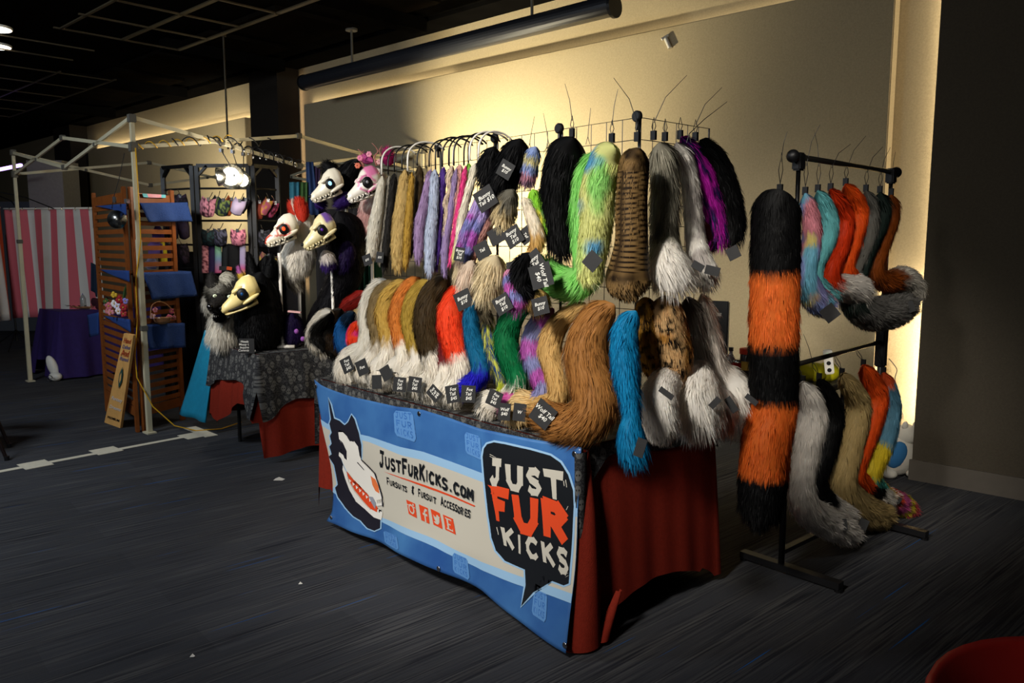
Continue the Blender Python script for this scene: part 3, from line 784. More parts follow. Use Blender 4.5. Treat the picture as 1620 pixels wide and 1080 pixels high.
band('light_blue_stripe', [(521, 767), (604, 818), (640, 833), (764, 889), (905, 938)], [(523, 776), (608, 827), (640, 844), (764, 902), (903, 953)], M_blight, 1)

# stroke alphabet for the hand-cut lettering
GL = {'J': [[(.2, .93), (.95, .93)], [(.66, .93), (.66, .3), (.5, .1), (.28, .08), (.12, .28)]], 'U': [[(.12, 1), (.14, .35), (.32, .1), (.66, .1), (.86, .35), (.88, 1)]],
 'S': [[(.86, .82), (.62, .93), (.3, .9), (.14, .72), (.3, .56), (.7, .45), (.86, .27), (.68, .09), (.32, .07), (.1, .2)]], 'T': [[(.0, .92), (1, .92)], [(.5, .92), (.5, 0)]],
 'F': [[(.2, 1), (.22, 0)], [(.2, .91), (.95, .91)], [(.2, .5), (.78, .5)]], 'R': [[(.2, 0), (.2, .92), (.62, .92), (.84, .72), (.62, .5), (.2, .5)], [(.45, .5), (.92, 0)]],
 'K': [[(.2, 1), (.2, 0)], [(.9, 1), (.24, .45)], [(.38, .56), (.95, 0)]], 'I': [[(.5, 1), (.5, 0)]], 'C': [[(.88, .78), (.66, .93), (.36, .92), (.14, .65), (.14, .35), (.36, .08), (.66, .07), (.88, .22)]],
 'O': [[(.5, .93), (.2, .8), (.12, .5), (.2, .2), (.5, .07), (.8, .2), (.88, .5), (.8, .8), (.5, .93)]], 'M': [[(.1, 0), (.14, .95), (.5, .35), (.86, .95), (.9, 0)]], 'A': [[(.05, 0), (.5, .97), (.95, 0)], [(.22, .32), (.78, .32)]],
 'E': [[(.2, 1), (.2, 0)], [(.2, .92), (.9, .92)], [(.2, .5), (.8, .5)], [(.2, .08), (.9, .08)]], 'N': [[(.15, 0), (.15, 1), (.85, 0), (.85, 1)]], '.': [[(.35, .1), (.65, .1)]],
 '&': [[(.9, .85), (.4, .9), (.3, .7), (.6, .52), (.25, .4), (.3, .12), (.9, .15)], [(.6, 1.1), (.6, -.1)]], 'W': [[(.05, 1), (.28, 0), (.5, .7), (.72, 0), (.95, 1)]]}
def strokes(ch, wd, jag=0.):
    out = []; r_ = random.Random(ord(ch)*7+int(wd*100))
    for st in GL[ch]:
        for i in range(len(st)-1):
            (x0, y0), (x1, y1) = st[i], st[i+1]; L = math.hypot(x1-x0, y1-y0) or 1; nx, ny = -(y1-y0)/L, (x1-x0)/L; ex = wd*.32 if i else 0; ex2 = wd*.32 if i < len(st)-2 else 0
            w0 = wd/2*(1+jag*(r_.random()-.5)); w1 = wd/2*(1+jag*(r_.random()-.5)); dx, dy = (x1-x0)/L, (y1-y0)/L
            out.append([(x0-dx*ex+nx*w0, y0-dy*ex+ny*w0), (x1+dx*ex2+nx*w1, y1+dy*ex2+ny*w1), (x1+dx*ex2-nx*w1, y1+dy*ex2-ny*w1), (x0-dx*ex-nx*w0, y0-dy*ex-ny*w0)])
    return out
def quadmap(quad):
    q = [inv(*p) for p in quad]                        # TL TR BR BL
    def f(x, y):
        a = [q[3][k]*(1-x)*(1-y) + q[2][k]*x*(1-y) + q[1][k]*x*y + q[0][k]*(1-x)*y for k in (0, 1)]; return tuple(a)
    return f
def letter(ch, quad, m_, wd, lay, name='letter', jag=.35):
    f = quadmap(quad); decal(name, [[f(*p) for p in s] for s in strokes(ch, wd, jag)], m_, lay, stack=True)
def line(txt, quad, m_, wd, lay, name, caps=1.25, jag=.4):
    f = quadmap(quad); polys = []; adv = []
    for c in txt: adv.append(.55 if c in ' .' else (.45 if c in 'iI' else (.9 if c.isupper() else .78)))
    tot = sum(adv); x = 0; r_ = random.Random(5)
    for c, a in zip(txt, adv):
        if c != ' ':
            h = 1.0 if c.isupper() or c == '&' else .74; j = (r_.random()-.5)*.08
            for s in strokes(c.upper(), wd/(1 if h == 1 else .95), jag): polys.append([f((x + .07*a + p[0]*a*.86)/tot, p[1]*h + j + .02) for p in s])
        x += a
    return decal(name, polys, m_, lay, stack=True)
bub = [(765, 722), (767, 709), (772, 702), (783, 699), (800, 702), (840, 711), (872, 720), (888, 731), (900, 750), (908, 775), (909, 800), (906, 860), (903, 895), (901, 922), (893, 925), (875, 918), (861, 910), (845, 936), (826, 958), (833, 925), (832, 900), (800, 886), (786, 870), (779, 850), (774, 815), (769, 770)]
def grow(pts, d):
    out = []; n = len(pts); A_ = sum(pts[i][0]*pts[(i+1)%n][1]-pts[(i+1)%n][0]*pts[i][1] for i in range(n)); sg = 1 if A_ > 0 else -1
    for i in range(n):
        (x0, y0), (x1, y1), (x2, y2) = pts[i-1], pts[i], pts[(i+1) % n]
        a_ = Vector((y1-y0, -(x1-x0))).normalized() + Vector((y2-y1, -(x2-x1))).normalized()
        a_.normalize(); out.append((x1 + a_.x*d*sg, y1 + a_.y*d*sg))
    return out
decal('speech_bubble_rim', [pxpoly(grow(bub, 3.2))], M_blight, 2)
decal('speech_bubble', [pxpoly(bub)], M_bblack, 3)
for ch, q in (('J', [(777, 726), (796, 729), (795, 768), (777, 764)]), ('U', [(802, 733), (828, 737), (829, 778), (804, 772)]), ('S', [(834, 740), (858, 744), (858, 784), (837, 778)]), ('T', [(861, 743), (893, 749), (891, 792), (868, 786)])):
    letter(ch, q, M_bwhite, .30, 4)
for ch, q in (('F', [(776, 768), (809, 777), (803, 828), (786, 822)]), ('U', [(812, 781), (852, 788), (851, 846), (818, 838)]), ('R', [(857, 788), (899, 803), (899, 857), (860, 846)])):
    letter(ch, q, M_bred, .34, 4)
decal('letter', [pxpoly([(773, 766), (786, 770), (783, 776), (792, 775), (786, 784), (778, 780), (781, 775)])], M_bred, 4)
for ch, q in (('K', [(792, 832), (815, 838), (815, 868), (798, 861)]), ('I', [(816, 843), (830, 847), (829, 877), (819, 873)]), ('C', [(832, 848), (853, 853), (855, 884), (836, 880)]), ('K', [(856, 854), (877, 862), (880, 895), (860, 887)]), ('S', [(882, 863), (901, 871), (901, 908), (885, 903)])):
    letter(ch, q, M_bwhite, .28, 4)
for p, q in (((776, 718), (786, 723)), ((776, 721), (785, 726)), ((896, 758), (898, 770)), ((893, 760), (894, 768)), ((787, 833), (790, 845)), ((896, 912), (901, 909)), ((895, 909), (900, 905)), ((900, 800), (897, 806))):
    decal('motion_line', [pxpoly([p, (p[0]+1.2, p[1]-.3), (q[0]+1, q[1]), q])], M_bwhite, 4)
line('JustFurKicks.com', [(600, 712), (753, 769), (753, 793), (601, 738)], M_bblack, .24, 3, 'web_address')
for wd_, q_ in (('Fursuits', [(612, 754), (646, 766.3), (646.5, 778), (613, 766)]), ('&', [(651.5, 768), (657, 770), (657, 782), (652, 780)]), ('Fursuit', [(662, 772), (692, 783), (692.5, 796.5), (662.5, 785)]), ('Accessories', [(698, 785), (748, 803), (747, 819), (698.5, 799)])):
    line(wd_, q_, M_bblack, .22, 3, 'strapline_word')
decal('underline', [pxpoly([(608, 745), (680, 769), (753, 799), (752, 801), (680, 772.5), (620, 750)])], M_bred, 3)
icons = [[(644, 789.5), (658, 796), (661, 819), (648, 812)], [(664, 797), (678, 803), (681, 828), (668, 822)], [(682.5, 804), (697, 811), (701.5, 836.5), (687, 829)], [(702, 813), (718, 820), (722.5, 845), (706, 837)]]
for q in icons: decal('social_icon', [pxpoly(q)], M_bred, 3)
def ring(cx, cy, r0, r1, n=16): return [[(cx+r*math.cos(a), cy+r*math.sin(a)) for r, a in ((r0, 2*math.pi*i/n), (r1, 2*math.pi*i/n), (r1, 2*math.pi*(i+1)/n), (r0, 2*math.pi*(i+1)/n))] for i in range(n)]
f = quadmap(icons[0]); decal('camera_symbol', [[f(*p) for p in s] for s in ring(.5, .48, .22, .34) + [[(0, .66), (.27, .66), (.27, .72), (0, .72)], [(.73, .66), (1, .66), (1, .72), (.73, .72)], [(.7, .78), (.86, .78), (.86, .92), (.7, .92)]]], M_bwhite, 4)
f = quadmap(icons[1]); decal('letter_symbol', [[f(*p) for p in s] for s in [[(.50, 0), (.66, 0), (.66, .70), (.50, .70)], [(.34, .42), (.88, .42), (.88, .56), (.34, .56)], [(.5, .66), (.66, .62), (.78, .76), (.9, .74), (.9, .88), (.68, .88)]]], M_bwhite, 4)
f = quadmap(icons[2]); decal('bird_symbol', [[f(*p) for p in [(.12, .24), (.38, .30), (.22, .42), (.3, .46), (.16, .56), (.26, .57), (.15, .72), (.32, .62), (.52, .6), (.56, .76), (.72, .8), (.82, .72), (.94, .74), (.86, .62), (.8, .36), (.6, .16), (.35, .13)]]], M_bwhite, 4)
f = quadmap(icons[3]); decal('letter_symbol', [[f(*p) for p in s] for s in [[(.3, .14), (.46, .14), (.46, .86), (.3, .86)], [(.2, .8), (.8, .8), (.8, .88), (.2, .88)], [(.2, .12), (.82, .12), (.82, .2), (.2, .2)], [(.3, .46), (.66, .46), (.66, .54), (.3, .54)], [(.76, .7), (.8, .88), (.74, .88)], [(.78, .12), (.84, .3), (.8, .3)]]], M_bwhite, 4)
# faint repeated marks
for q in ([(622, 648), (656, 652), (660, 700), (626, 688)], [(735, 682), (762, 690), (764, 728), (738, 716)], [(716, 872), (742, 884), (744, 918), (718, 904)], [(845, 930), (868, 940), (864, 985), (842, 970)], [(606, 838), (630, 848), (632, 870), (610, 858)]):
    f = quadmap(q); decal('ghost_mark', [[f(*p) for p in [(.1, 0), (.9, 0), (1, .15), (.95, .9), (.85, 1), (.15, 1), (.03, .85), (0, .12)]]], M_bghost, 1.6)
    for k, wtxt in enumerate(('JUST', 'FUR', 'KICKS')):
        pol = []; n_l = len(wtxt)
        for i, c in enumerate(wtxt):
            for s in strokes(c, .2, .2): pol.append([f(.1 + .8*(i+p[0]*.85)/n_l, .72 - k*.31 + p[1]*.24) for p in s])
        decal('ghost_lettering', pol, mat('print_ghost_blue_dark', '3a6cae', **PR), 1.9)
# wolf-skull emblem, traced from crop coordinates (scale 4.15, origin 490,600)
def tr(pts): return pxpoly([(490+x/4.154, 600+y/4.154) for x, y in pts])
furp = [(127, 120), (143, 165), (165, 255), (200, 270), (235, 300), (258, 280), (280, 230), (300, 260), (328, 350), (345, 430), (346, 520), (300, 480), (230, 350), (200, 340), (215, 420), (205, 500), (240, 600), (250, 680), (290, 770), (370, 840), (470, 920), (468, 975), (430, 992), (385, 975), (340, 925), (290, 895), (240, 840), (190, 770), (172, 710), (190, 690), (165, 560), (128, 505), (150, 490), (135, 440), (150, 420), (138, 370), (150, 350), (135, 290), (145, 260)]
c_ = (270, 600)
decal('emblem_outline', [tr(grow(furp, 9))], M_blight, 2)
decal('emblem_fur', [tr(furp)], M_bdk, 3)
decal('emblem_skull', [tr([(195, 345), (225, 345), (250, 370), (270, 405), (300, 405), (325, 440), (335, 500), (355, 545), (410, 600), (455, 650), (470, 720), (487, 775), (495, 800), (488, 825), (450, 830), (415, 790), (385, 745), (340, 720), (310, 690), (285, 640), (250, 600), (230, 560), (215, 520), (198, 500), (200, 475), (222, 490), (252, 530), (250, 470), (225, 415), (200, 390)])], M_bwh2, 4)
decal('emblem_jaw', [tr([(225, 560), (250, 610), (262, 670), (300, 735), (345, 790), (400, 850), (450, 880), (482, 850), (486, 880), (478, 922), (430, 905), (370, 850), (310, 800), (270, 730), (240, 650), (222, 590)])], M_bwh2, 4)
decal('emblem_mouth', [tr([(250, 600), (285, 645), (312, 692), (345, 722), (385, 748), (420, 795), (455, 840), (450, 870), (405, 845), (350, 785), (305, 728), (268, 665)])], M_bred, 5)
decal('emblem_nose', [tr([(408, 630), (440, 655), (460, 700), (466, 748), (440, 730), (420, 690)])], M_bor, 5)
decal('emblem_eye', [tr([(205, 415), (230, 425), (250, 470), (252, 528), (235, 515), (222, 470)])], M_bdk, 5)
for k in range(7):
    x = 275 + k*22; y = 660 + k*21; decal('emblem_tooth', [tr([(x-7, y-9), (x+9, y+5), (x-4, y+17)])], M_bwh2, 6)
decal('emblem_tooth', [tr([(395, 765), (425, 770), (445, 810), (440, 850), (428, 830), (412, 800)])], M_bgrey, 6)
for k in range(4): decal('emblem_tooth', [tr([(448+k*11, 790-k*3), (459+k*11, 788-k*3), (456+k*10, 815-k*2)])], M_bwhite, 6)
for pts in ([(325, 540), (368, 590), (366, 593), (322, 545)], [(350, 520), (440, 610), (468, 690), (490, 770), (494, 830), (486, 830), (484, 775), (462, 695), (434, 614), (346, 526)], [(253, 366), (300, 405), (296, 408), (262, 385)]):
    decal('emblem_line', [tr(pts)], M_bdk, 7)
for x_, y_ in ((501, 611), (664, 654), (910, 718), (525, 818), (695, 899), (895, 1020)):
    u, v = inv(x_, y_); p = Vector(BN(u, v, .003)); m = MB(); ax = tuple(-E2)
    m.lathe(p, [(.006, .000), (.011, .001), (.012, .003), (.009, .004), (.006, .003)], 16, ax); g = m.build('grommet', M_chrome, ban, smooth=True)
    m = MB(); m.lathe(p, [(0, .0012), (.0062, .0012), (.0062, .0), (0, .0)], 12, ax); m.build('grommet_hole', M_bblack, g)
# ================================================================== GRID WALL ON THE TABLE
GZ0, GZ1 = .75, 1.945
def gridpanel(name, label, p0, p1):
    """black wire grid panel between two ground points"""
    p0 = Vector(p0); p1 = Vector(p1); L = (p1-p0).length; d = (p1-p0)/L
    t = thing(name, label, 'grid panel', (*((p0+p1)/2)[:2], GZ0))
    m = MB(); n = max(2, round(L/.076))
    for i in range(1, n): q = p0 + d*L*i/n; m.tube([(q.x, q.y, GZ0+.01), (q.x, q.y, GZ1)], .0016, 5, False)
    nz = 15
    for k in range(1, nz):
        z = GZ0 + (GZ1-GZ0)*k/nz; m.tube([(p0.x, p0.y, z), (p1.x, p1.y, z)], .0016, 5, False)
    tag(m.build('wire_mesh', M_bmetal, t), kind='stuff')
    m = MB(); m.tube([(p0.x, p0.y, GZ0+.002), (p0.x, p0.y, GZ1), (p1.x, p1.y, GZ1), (p1.x, p1.y, GZ0+.002)], .0038, 8); m.build('edge_wire', M_bmetal, t)
    for q in (p0 + d*.1, p1 - d*.1):
        m = MB(); nn = Vector((-d.y, d.x, 0)); m.tube([q + nn*.12 + Vector((0, 0, GZ0-.0)), q - nn*.12 + Vector((0, 0, GZ0))], .004, 6)
    return t
for a0, a1, l in ((0, .41, 'wire grid panel at the front corner, behind the green and black tails'), (.41, .82, 'wire grid panel on the main table, behind the black bunny tails'),
                  (.82, 1.25, 'wire grid panel on the main table, behind the pink and purple strips'), (1.25, 1.80, 'wire grid panel on the main table, leftmost one behind the white strip')):
    gridpanel('wire_grid_panel', l, T(a0+.003, .30, 0), T(a1-.003, .30, 0))
gridpanel('wire_grid_panel', 'wire grid side panel running back along the right end of the main table', T(0, .305, 0), T(.0, .74, 0))
for a, l in ((0, 'round black connector knob on the grid corner, rightmost and highest in view'), (.41, 'round black connector knob above the large black wolf tail'), (.82, 'round black connector knob above the white plastic hooks'), (1.25, 'round black connector knob above the pale blue strip')):
    c = Vector(T(a, .285, 1.947)); m = MB(); m.lathe(c, [(0, -.011), (.017, -.011), (.021, -.006), (.021, .006), (.017, .011), (0, .011)], 20, tuple(-E2))
    k = tag(m.build('connector_knob', M_bplast, None, loc=c), l, 'knob', 'connector knobs on the wire grid')
    m = MB(); m.tube([c, c + Vector((0, 0, -.05))], .006, 8); m.build('clip', M_bplast, k)

# ================================================================== FUR TAILS
def arc_hook(parent, x, y, spec, white=False, bar_b=.295):
    P = Vector(pp(spec, x, y)); Q = Vector((P.x, P.y, 0)); a = (np.array([P.x, P.y])-np.array(A0)) @ np.array(e1)/(e1[0]**2+e1[1]**2)
    B = Vector(T(a, bar_b, 1.95)); rr = (B.xy-P.xy).length/2; mid = (B.xy+P.xy)/2; top = []
    for i in range(15):
        th = math.pi*i/14*.86; c = mid + (P.xy-mid)*math.cos(th); z = max(P.z, 1.86) + (GZ1+.012-max(P.z, 1.86))*math.sin(th)**.8 if th < math.pi/2 else 1.945 + .012 - .05*(1-math.sin(th))
        top.append((c.x, c.y, z))
    pts = [tuple(P)] + top; m = MB(); m.tube(pts, .0045 if white else .0036, 8)
    m.build('display_hook', M_white if white else M_bplast, parent, smooth=True)
def zip_tie(parent, P, up=.10, dx=0., loop=.055, anchor=None):
    """cable tie looped over the rail with its long end sticking up"""
    P = Vector(P); m = MB(); w_ = .012
    top = P + Vector((0, 0, loop)) if anchor is None else Vector(anchor)
    X = Vector((e1[0], e1[1], 0))*w_
    m.tube([P - X*.2, P + X*.8 + (top-P)*.5, top + Vector((0, 0, .006)), P - X*.8 + (top-P)*.5, P + X*.2], .0016, 5)
    if up: m.tube([top - (top-P)*.25, top + Vector((dx*.35, 0, up*.5)), top + Vector((dx, 0, up))], [.0016, .0014, .0009], 5)
    m.build('cable_tie', M_bplast, parent)
    m = MB(); m.box(P + Vector((0, 0, -.005)), (.022, .012, .034), rz=math.atan2(e1[1], e1[0])); m.build('webbing_loop', M_bplast, parent)

def tail(label, spec, data, col, L=.04, dens=26000, tags=(), hook=None, tie=None, group=None, cat='fur tail', name='fur_tail', **k):
    o = pxfur(name, spec, data, col, L, dens=dens, **k); tag(o, label, cat, group)
    for tg in tags:
        x, y, ang = tg[:3]; txt = tg[3] if len(tg) > 3 else None; sp = tg[4] if len(tg) > 4 and tg[4] else spec; sz = tg[5] if len(tg) > 5 else 26; sq = tg[6] if len(tg) > 6 else 1.
        price_tag(o, sp, x, y, ang, txt, sz, sq=sq)
    if hook: arc_hook(o, hook[0], hook[1], hook[2] if len(hook) > 2 else spec, len(hook) > 3 and hook[3])
    if tie:
        zip_tie(o, pp(tie[2] if len(tie) > 2 else spec, tie[0], tie[1]), *(tie[3] if len(tie) > 3 else ()))
    return o
b = lambda v: ('b', v)
a = lambda v: ('a', v)
GS = 'hanging strips of long fur on the left of the grid'
K = dict(L=.028, wid=.0026, lift=.12)
FX = '  Fox\nTail\n $45'
# --- upper left: slim tails hung on curved hooks
tail('long cream white slim tail on a white hook, leftmost beside the pink skull head', b(.08), [(605, 278, 12), (599, 322, 20), (592, 368, 24), (587, 412, 17)], S('e6e0d0'), tags=[(581, 411, 20, '$35', b(.03), 17, .9)], hook=(604, 276, b(.08), True), group=GS, **K)
tail('thin grey slim tail between the cream one and the black one', b(.12), [(616, 278, 9), (610, 330, 10), (604, 385, 9), (600, 415, 6)], S('a8a295'), hook=(614, 276, b(.12)), group=GS, **K)
tail('slim charcoal black tail third from the left end of the grid', b(.09), [(624, 274, 14), (618, 330, 14), (612, 385, 15), (608, 428, 12)], S('2b2927'), tags=[(601, 407, -6, '$35', b(.04), 17, .8)], hook=(624, 272, b(.09)), group=GS, **K)
tail('broad golden tan slim tail next to the charcoal one', b(.10), [(641, 268, 16), (637, 320, 26), (631, 380, 27), (629, 428, 18)], S('c9ab6c'), hook=(636, 268, b(.10)), group=GS, **K)
tail('mustard gold slim tail overlapping the golden tan one', b(.07), [(652, 272, 10), (648, 330, 15), (644, 385, 15), (641, 425, 9)], S('b8923e'), hook=(645, 270, b(.07), True), group=GS, **K)
tail('dark brown slim tail right of the two golden ones', b(.13), [(664, 262, 13), (663, 310, 17), (656, 365, 12), (650, 405, 8)], SIDE('453722', 'b08a78', (e1[0]*1.0, e1[1], 0), .8), hook=(660, 262, b(.13)), group=GS, **K)
tail('lilac slim tail flaring down to the left', b(.10), [(681, 268, 11), (673, 315, 18), (664, 360, 20), (662, 415, 15)], S('a68bb4'), hook=(679, 264, b(.10)), group=GS, **K)
tail('pale ice blue slim tail under the black knob', b(.07), [(688, 268, 15), (686, 325, 19), (681, 380, 21), (679, 434, 16)], S('b9c3d8'), hook=(689, 268, b(.07)), group=GS, **K)
tail('deep violet slim tail beside the ice blue one', b(.11), [(702, 264, 13), (698, 320, 13), (694, 375, 12), (690, 425, 10)], S('5c3d96'), hook=(700, 264, b(.11)), group=GS, **K)
tail('beige wavy knotted slim tail', b(.09), [(716, 262, 9), (711, 282, 12), (712, 298, 8), (706, 318, 12), (707, 336, 8), (703, 370, 9)], S('dcc8b0'), hook=(710, 262, b(.09)), group=GS, **K)
tail('pale lavender slim tail hanging low beside the hot pink one', b(.10), [(722, 266, 11), (713, 335, 13), (705, 385, 15), (703, 432, 12)], S('a590bd'), hook=(718, 262, b(.10)), group=GS, **K)
tail('blush pink slim tail on a white hook', b(.12), [(728, 260, 12), (723, 310, 13), (720, 350, 10)], S('e6b0a8'), hook=(717, 260, b(.12), True), group=GS, **K)
tail('hot pink slim tail', b(.08), [(737, 262, 9), (728, 320, 12), (719, 370, 11), (712, 418, 8)], S('ee4f95'), hook=(734, 262, b(.08)), group=GS, **K)
tail('lime green slim tail mostly behind the cream one', b(.12), [(742, 258, 9), (740, 285, 8), (732, 330, 6)], S('a2e65a'), hook=(741, 258, b(.12)), group=GS, **K)
tail('cream slim tail with pale yellow end on a white hook', b(.07), [(752, 258, 13), (745, 290, 15), (733, 335, 15), (724, 385, 13), (717, 410, 8)], ALONG([(0, 'eee6d2'), (.7, 'eee6d2'), (1, 'e2de8c')]), hook=(743, 254, b(.07), True), group=GS, **K)
PST = ['b45ab8', '8a8cc8', 'b9a4d8']
tail('pastel purple and blue tie-dye slim tail with a Bunny Tail price card', b(.06), [(766, 300, 18), (752, 335, 22), (738, 368, 22), (728, 396, 16)], MOT(PST, 16, 3), tags=[(727, 402, -8, 'Bunny\nTail\n$10', b(.0), 22, .82)], hook=(757, 256, b(.10), True), group=GS, **K)
tail('second pastel purple tie-dye slim tail, right behind the first', b(.07), [(772, 325, 16), (758, 355, 18), (746, 385, 18), (737, 412, 12)], MOT(PST, 16, 8), group=GS, **K)
tail('dusty pink slim tail beneath the black bunny tails', b(.10), [(784, 325, 16), (772, 355, 20), (756, 385, 20), (742, 420, 14)], S('bd8a80'), group=GS, **K)
# short-tail cluster
GB = 'short rounded tails in the middle of the grid'
tail('short shaggy black tail above a large black price card, middle of the grid', b(.12), [(782, 232, 26), (774, 262, 38), (768, 295, 26)], S('0e0e10'), L=.045, dens=26000, tags=[(768, 314, 30, 'Bunny\nTail $10', b(.02), 34)], group=GB, lift=.6)
tail('shaggy black tail hanging below the knob, left of the pastel one', b(.13), [(824, 220, 40), (812, 255, 50), (798, 290, 44), (786, 318, 22)], S('0c0c0e'), L=.05, dens=26000, tags=[(800, 268, -30, 'Bunny\n$10', b(.05), 26)], group=GB, lift=.55)
tail('pastel blue, yellow and pink tail beside the black shaggy one', b(.16), [(848, 232, 22), (839, 258, 30), (834, 292, 28)], BANDS((0, '8fa4d4'), (.25, 'd8cf9c'), (.45, '97a8d8'), (.7, 'c48a9c'), (.9, '6a5468')), L=.035, group=GB)
tail('stubby grey tail with cream brush, above the Bunny Tail cards', b(.10), [(812, 300, 26), (801, 325, 40), (797, 345, 36), (797, 366, 22)], TIP('6e6a5e', 'd0bd92', .42, .2), L=.04, tags=[(812, 374, 32, 'Bunny\nTail\n$10', b(.03), 30), (785, 373, -62, None, b(.06), 26), (832, 372, -52, 'Tail', b(.06), 24)], group=GB, lift=.4)
tail('slim tail in yellow, green and teal dye hanging in the middle', b(.12), [(842, 300, 20), (850, 325, 26), (859, 352, 22), (862, 372, 12)], MOT(['8ac83a', 'd8d050', '1f8a90'], 22, 4), L=.03, group=GB)
tail('cream and tan tail crossing under the yellow-green one', b(.08), [(828, 312, 14), (838, 335, 22), (848, 362, 26), (850, 385, 26), (840, 404, 16)], TIP('e8dcc6', 'd0a662', .62, .15), L=.032, tags=[(845, 414, 38, 'Bunny\nTail', b(.02), 32)], group=GB)
tail('round puffy cream tail in the centre of the display', b(.02), [(786, 404, 34), (780, 425, 50), (773, 450, 48), (769, 474, 26)], S('ddcba4'), L=.055, dens=20000, tags=[(763, 396, 28, 'Tail', b(.06), 26)], group=GB, lift=.5)
tail('puffy pale pinkish-cream tail left of the cream ball', b(.05), [(748, 412, 26), (742, 435, 36), (736, 458, 24)], S('e2cdb8'), L=.05, group=GB, tags=[(733, 474, 26, 'Bunny\n$10', b(-.02), 29)])
tail('small taupe and cream tail above the dark brown fox tail', b(.07), [(731, 400, 14), (728, 425, 20), (722, 445, 10)], TIP('9a8778', 'd8c8a4', .5, .2), L=.03, group=GB)
tail('puffy black tail between the cream ball and the lime one', b(.02), [(838, 400, 26), (828, 425, 40), (826, 450, 34), (838, 466, 18)], S('0d0d0f'), L=.05, tags=[(812, 424, 12, None, b(.02), 22)], group=GB, lift=.5)
tail('pink and periwinkle striped short tail with a Bunny Tail card', b(.02), [(804, 425, 22), (812, 450, 36), (818, 475, 36), (815, 490, 22)], BANDS((0, 'cf86a4'), (.2, '8f93cc'), (.38, 'c45fb4'), (.62, '8f93cc'), (.8, 'b85cae')), L=.038, tags=[(795, 481, 32, 'Bunny\nTail\n$10', b(-.05), 29)], group=GB)
tail('short tan tail with dark tips, just under the lime green tail', b(.08), [(846, 458, 30), (852, 478, 38), (856, 492, 24)], TIP('cfae6a', '5a4630', .7, .2), L=.04, tags=[(855, 484, 16, 'Bunny\n$10', b(.0), 28)], group=GB)
tail('small grey-brown tail between the red and the yellow-blue tails', b(.10), [(764, 472, 16), (766, 492, 22), (774, 508, 12)], S('5c5340'), L=.03, group=GB)
# --- upper right: full size tails on the bar
GU = 'full-size tails along the top bar of the grid'
tail('big solid black wolf tail hanging from the top bar', b(.17), [(908, 218, 46), (899, 240, 66), (889, 285, 70), (884, 340, 56), (890, 405, 46)], S('0a0a0b'), L=.05, tie=(905, 208, b(.27), (.13, -.03)), group=GU)
tail('lime green tail curling left at the bottom with a Wolf Tail card', b(.17), [(950, 240, 26), (927, 275, 40), (922, 330, 44), (925, 385, 46), (930, 432, 54), (905, 450, 58), (874, 440, 56), (852, 416, 36)], S('8ed870'), L=.045, tags=[(856, 436, -72, 'Wolf Tail\n$40', b(-.01), 38)], group=GU)
tail('lime, yellow and blue tie-dye tail in front of the lime green one', b(.12), [(974, 232, 44), (961, 250, 56), (946, 300, 60), (944, 350, 56), (938, 395, 52), (932, 432, 40), (938, 450, 20)], MOT(['d8da8c', '98d876', '5aa0c8'], 13, 5, .25), L=.032, rings=70, tags=[(937, 413, 50, None, b(.0), 26)], tie=(968, 216, b(.27), (.12, .02)), group=GU)
tail('brown feather-striped tail with a bushy tawny end', b(.15), [(1010, 234, 40), (1003, 262, 50), (999, 320, 52), (999, 380, 54), (996, 415, 64), (994, 446, 74), (999, 476, 46)], CHEV('8a6c42', '1c1108', 30), L=.014, wid=.0035, lift=.12, rough=.6, rings=170, tie=(1008, 214, b(.27), (.15, -.09)), group=GU)
tail('grey wolf tail with a white puffy tip', a(-.06), [(1043, 226, 38), (1050, 255, 46), (1052, 320, 48), (1052, 378, 46), (1056, 410, 58, a(-.12)), (1064, 434, 74, a(-.16)), (1072, 458, 50, a(-.16))], TIP(MOT(['a8a290', '6e6a5c'], 26, 9), 'f4eee4', .70, .05), L=.05, lift=.35, tags=[(1104, 421, 62, None, a(-.27), 20, .6)], tie=(1034, 212, a(-.01), (.16, .12)), group=GU)
tail('pale speckled grey-white tail with a small white tip', a(-.07), [(1070, 226, 28), (1086, 262, 32), (1094, 310, 32), (1099, 370, 34), (1106, 408, 42, a(-.12)), (1114, 434, 50, a(-.15)), (1118, 456, 32, a(-.15))], MOT(['dcd6cc', 'ece8e0', 'b8b0aa'], 30, 2), L=.038, tags=[(1127, 428, 78, None, a(-.23), 24, .6)], tie=(1052, 214, a(-.01), (0,)), group=GU)
tail('magenta tail with dark violet streaks', a(-.08), [(1078, 217, 20), (1098, 240, 30), (1114, 278, 42), (1128, 325, 44), (1136, 365, 40), (1134, 388, 24)], STREAK('b01f9e', '28184c', 18, 2), L=.045, tie=(1076, 211, a(-.01), (0,)), group=GU)
tail('solid black tail at the right end of the grid beside the magenta one', a(-.12), [(1108, 222, 24), (1132, 250, 38), (1148, 298, 46), (1158, 350, 46), (1158, 388, 32)], S('0b0b0c'), L=.04, tags=[(1160, 400, 28, None, a(-.16), 20)], tie=(1100, 214, a(-.01), (.13, .10)), group=GU)
tail('thin dark red tail hidden between the magenta and speckled ones', a(-.06), [(1112, 350, 14), (1122, 375, 18), (1128, 392, 10)], S('3c1016'), L=.03, group=GU)
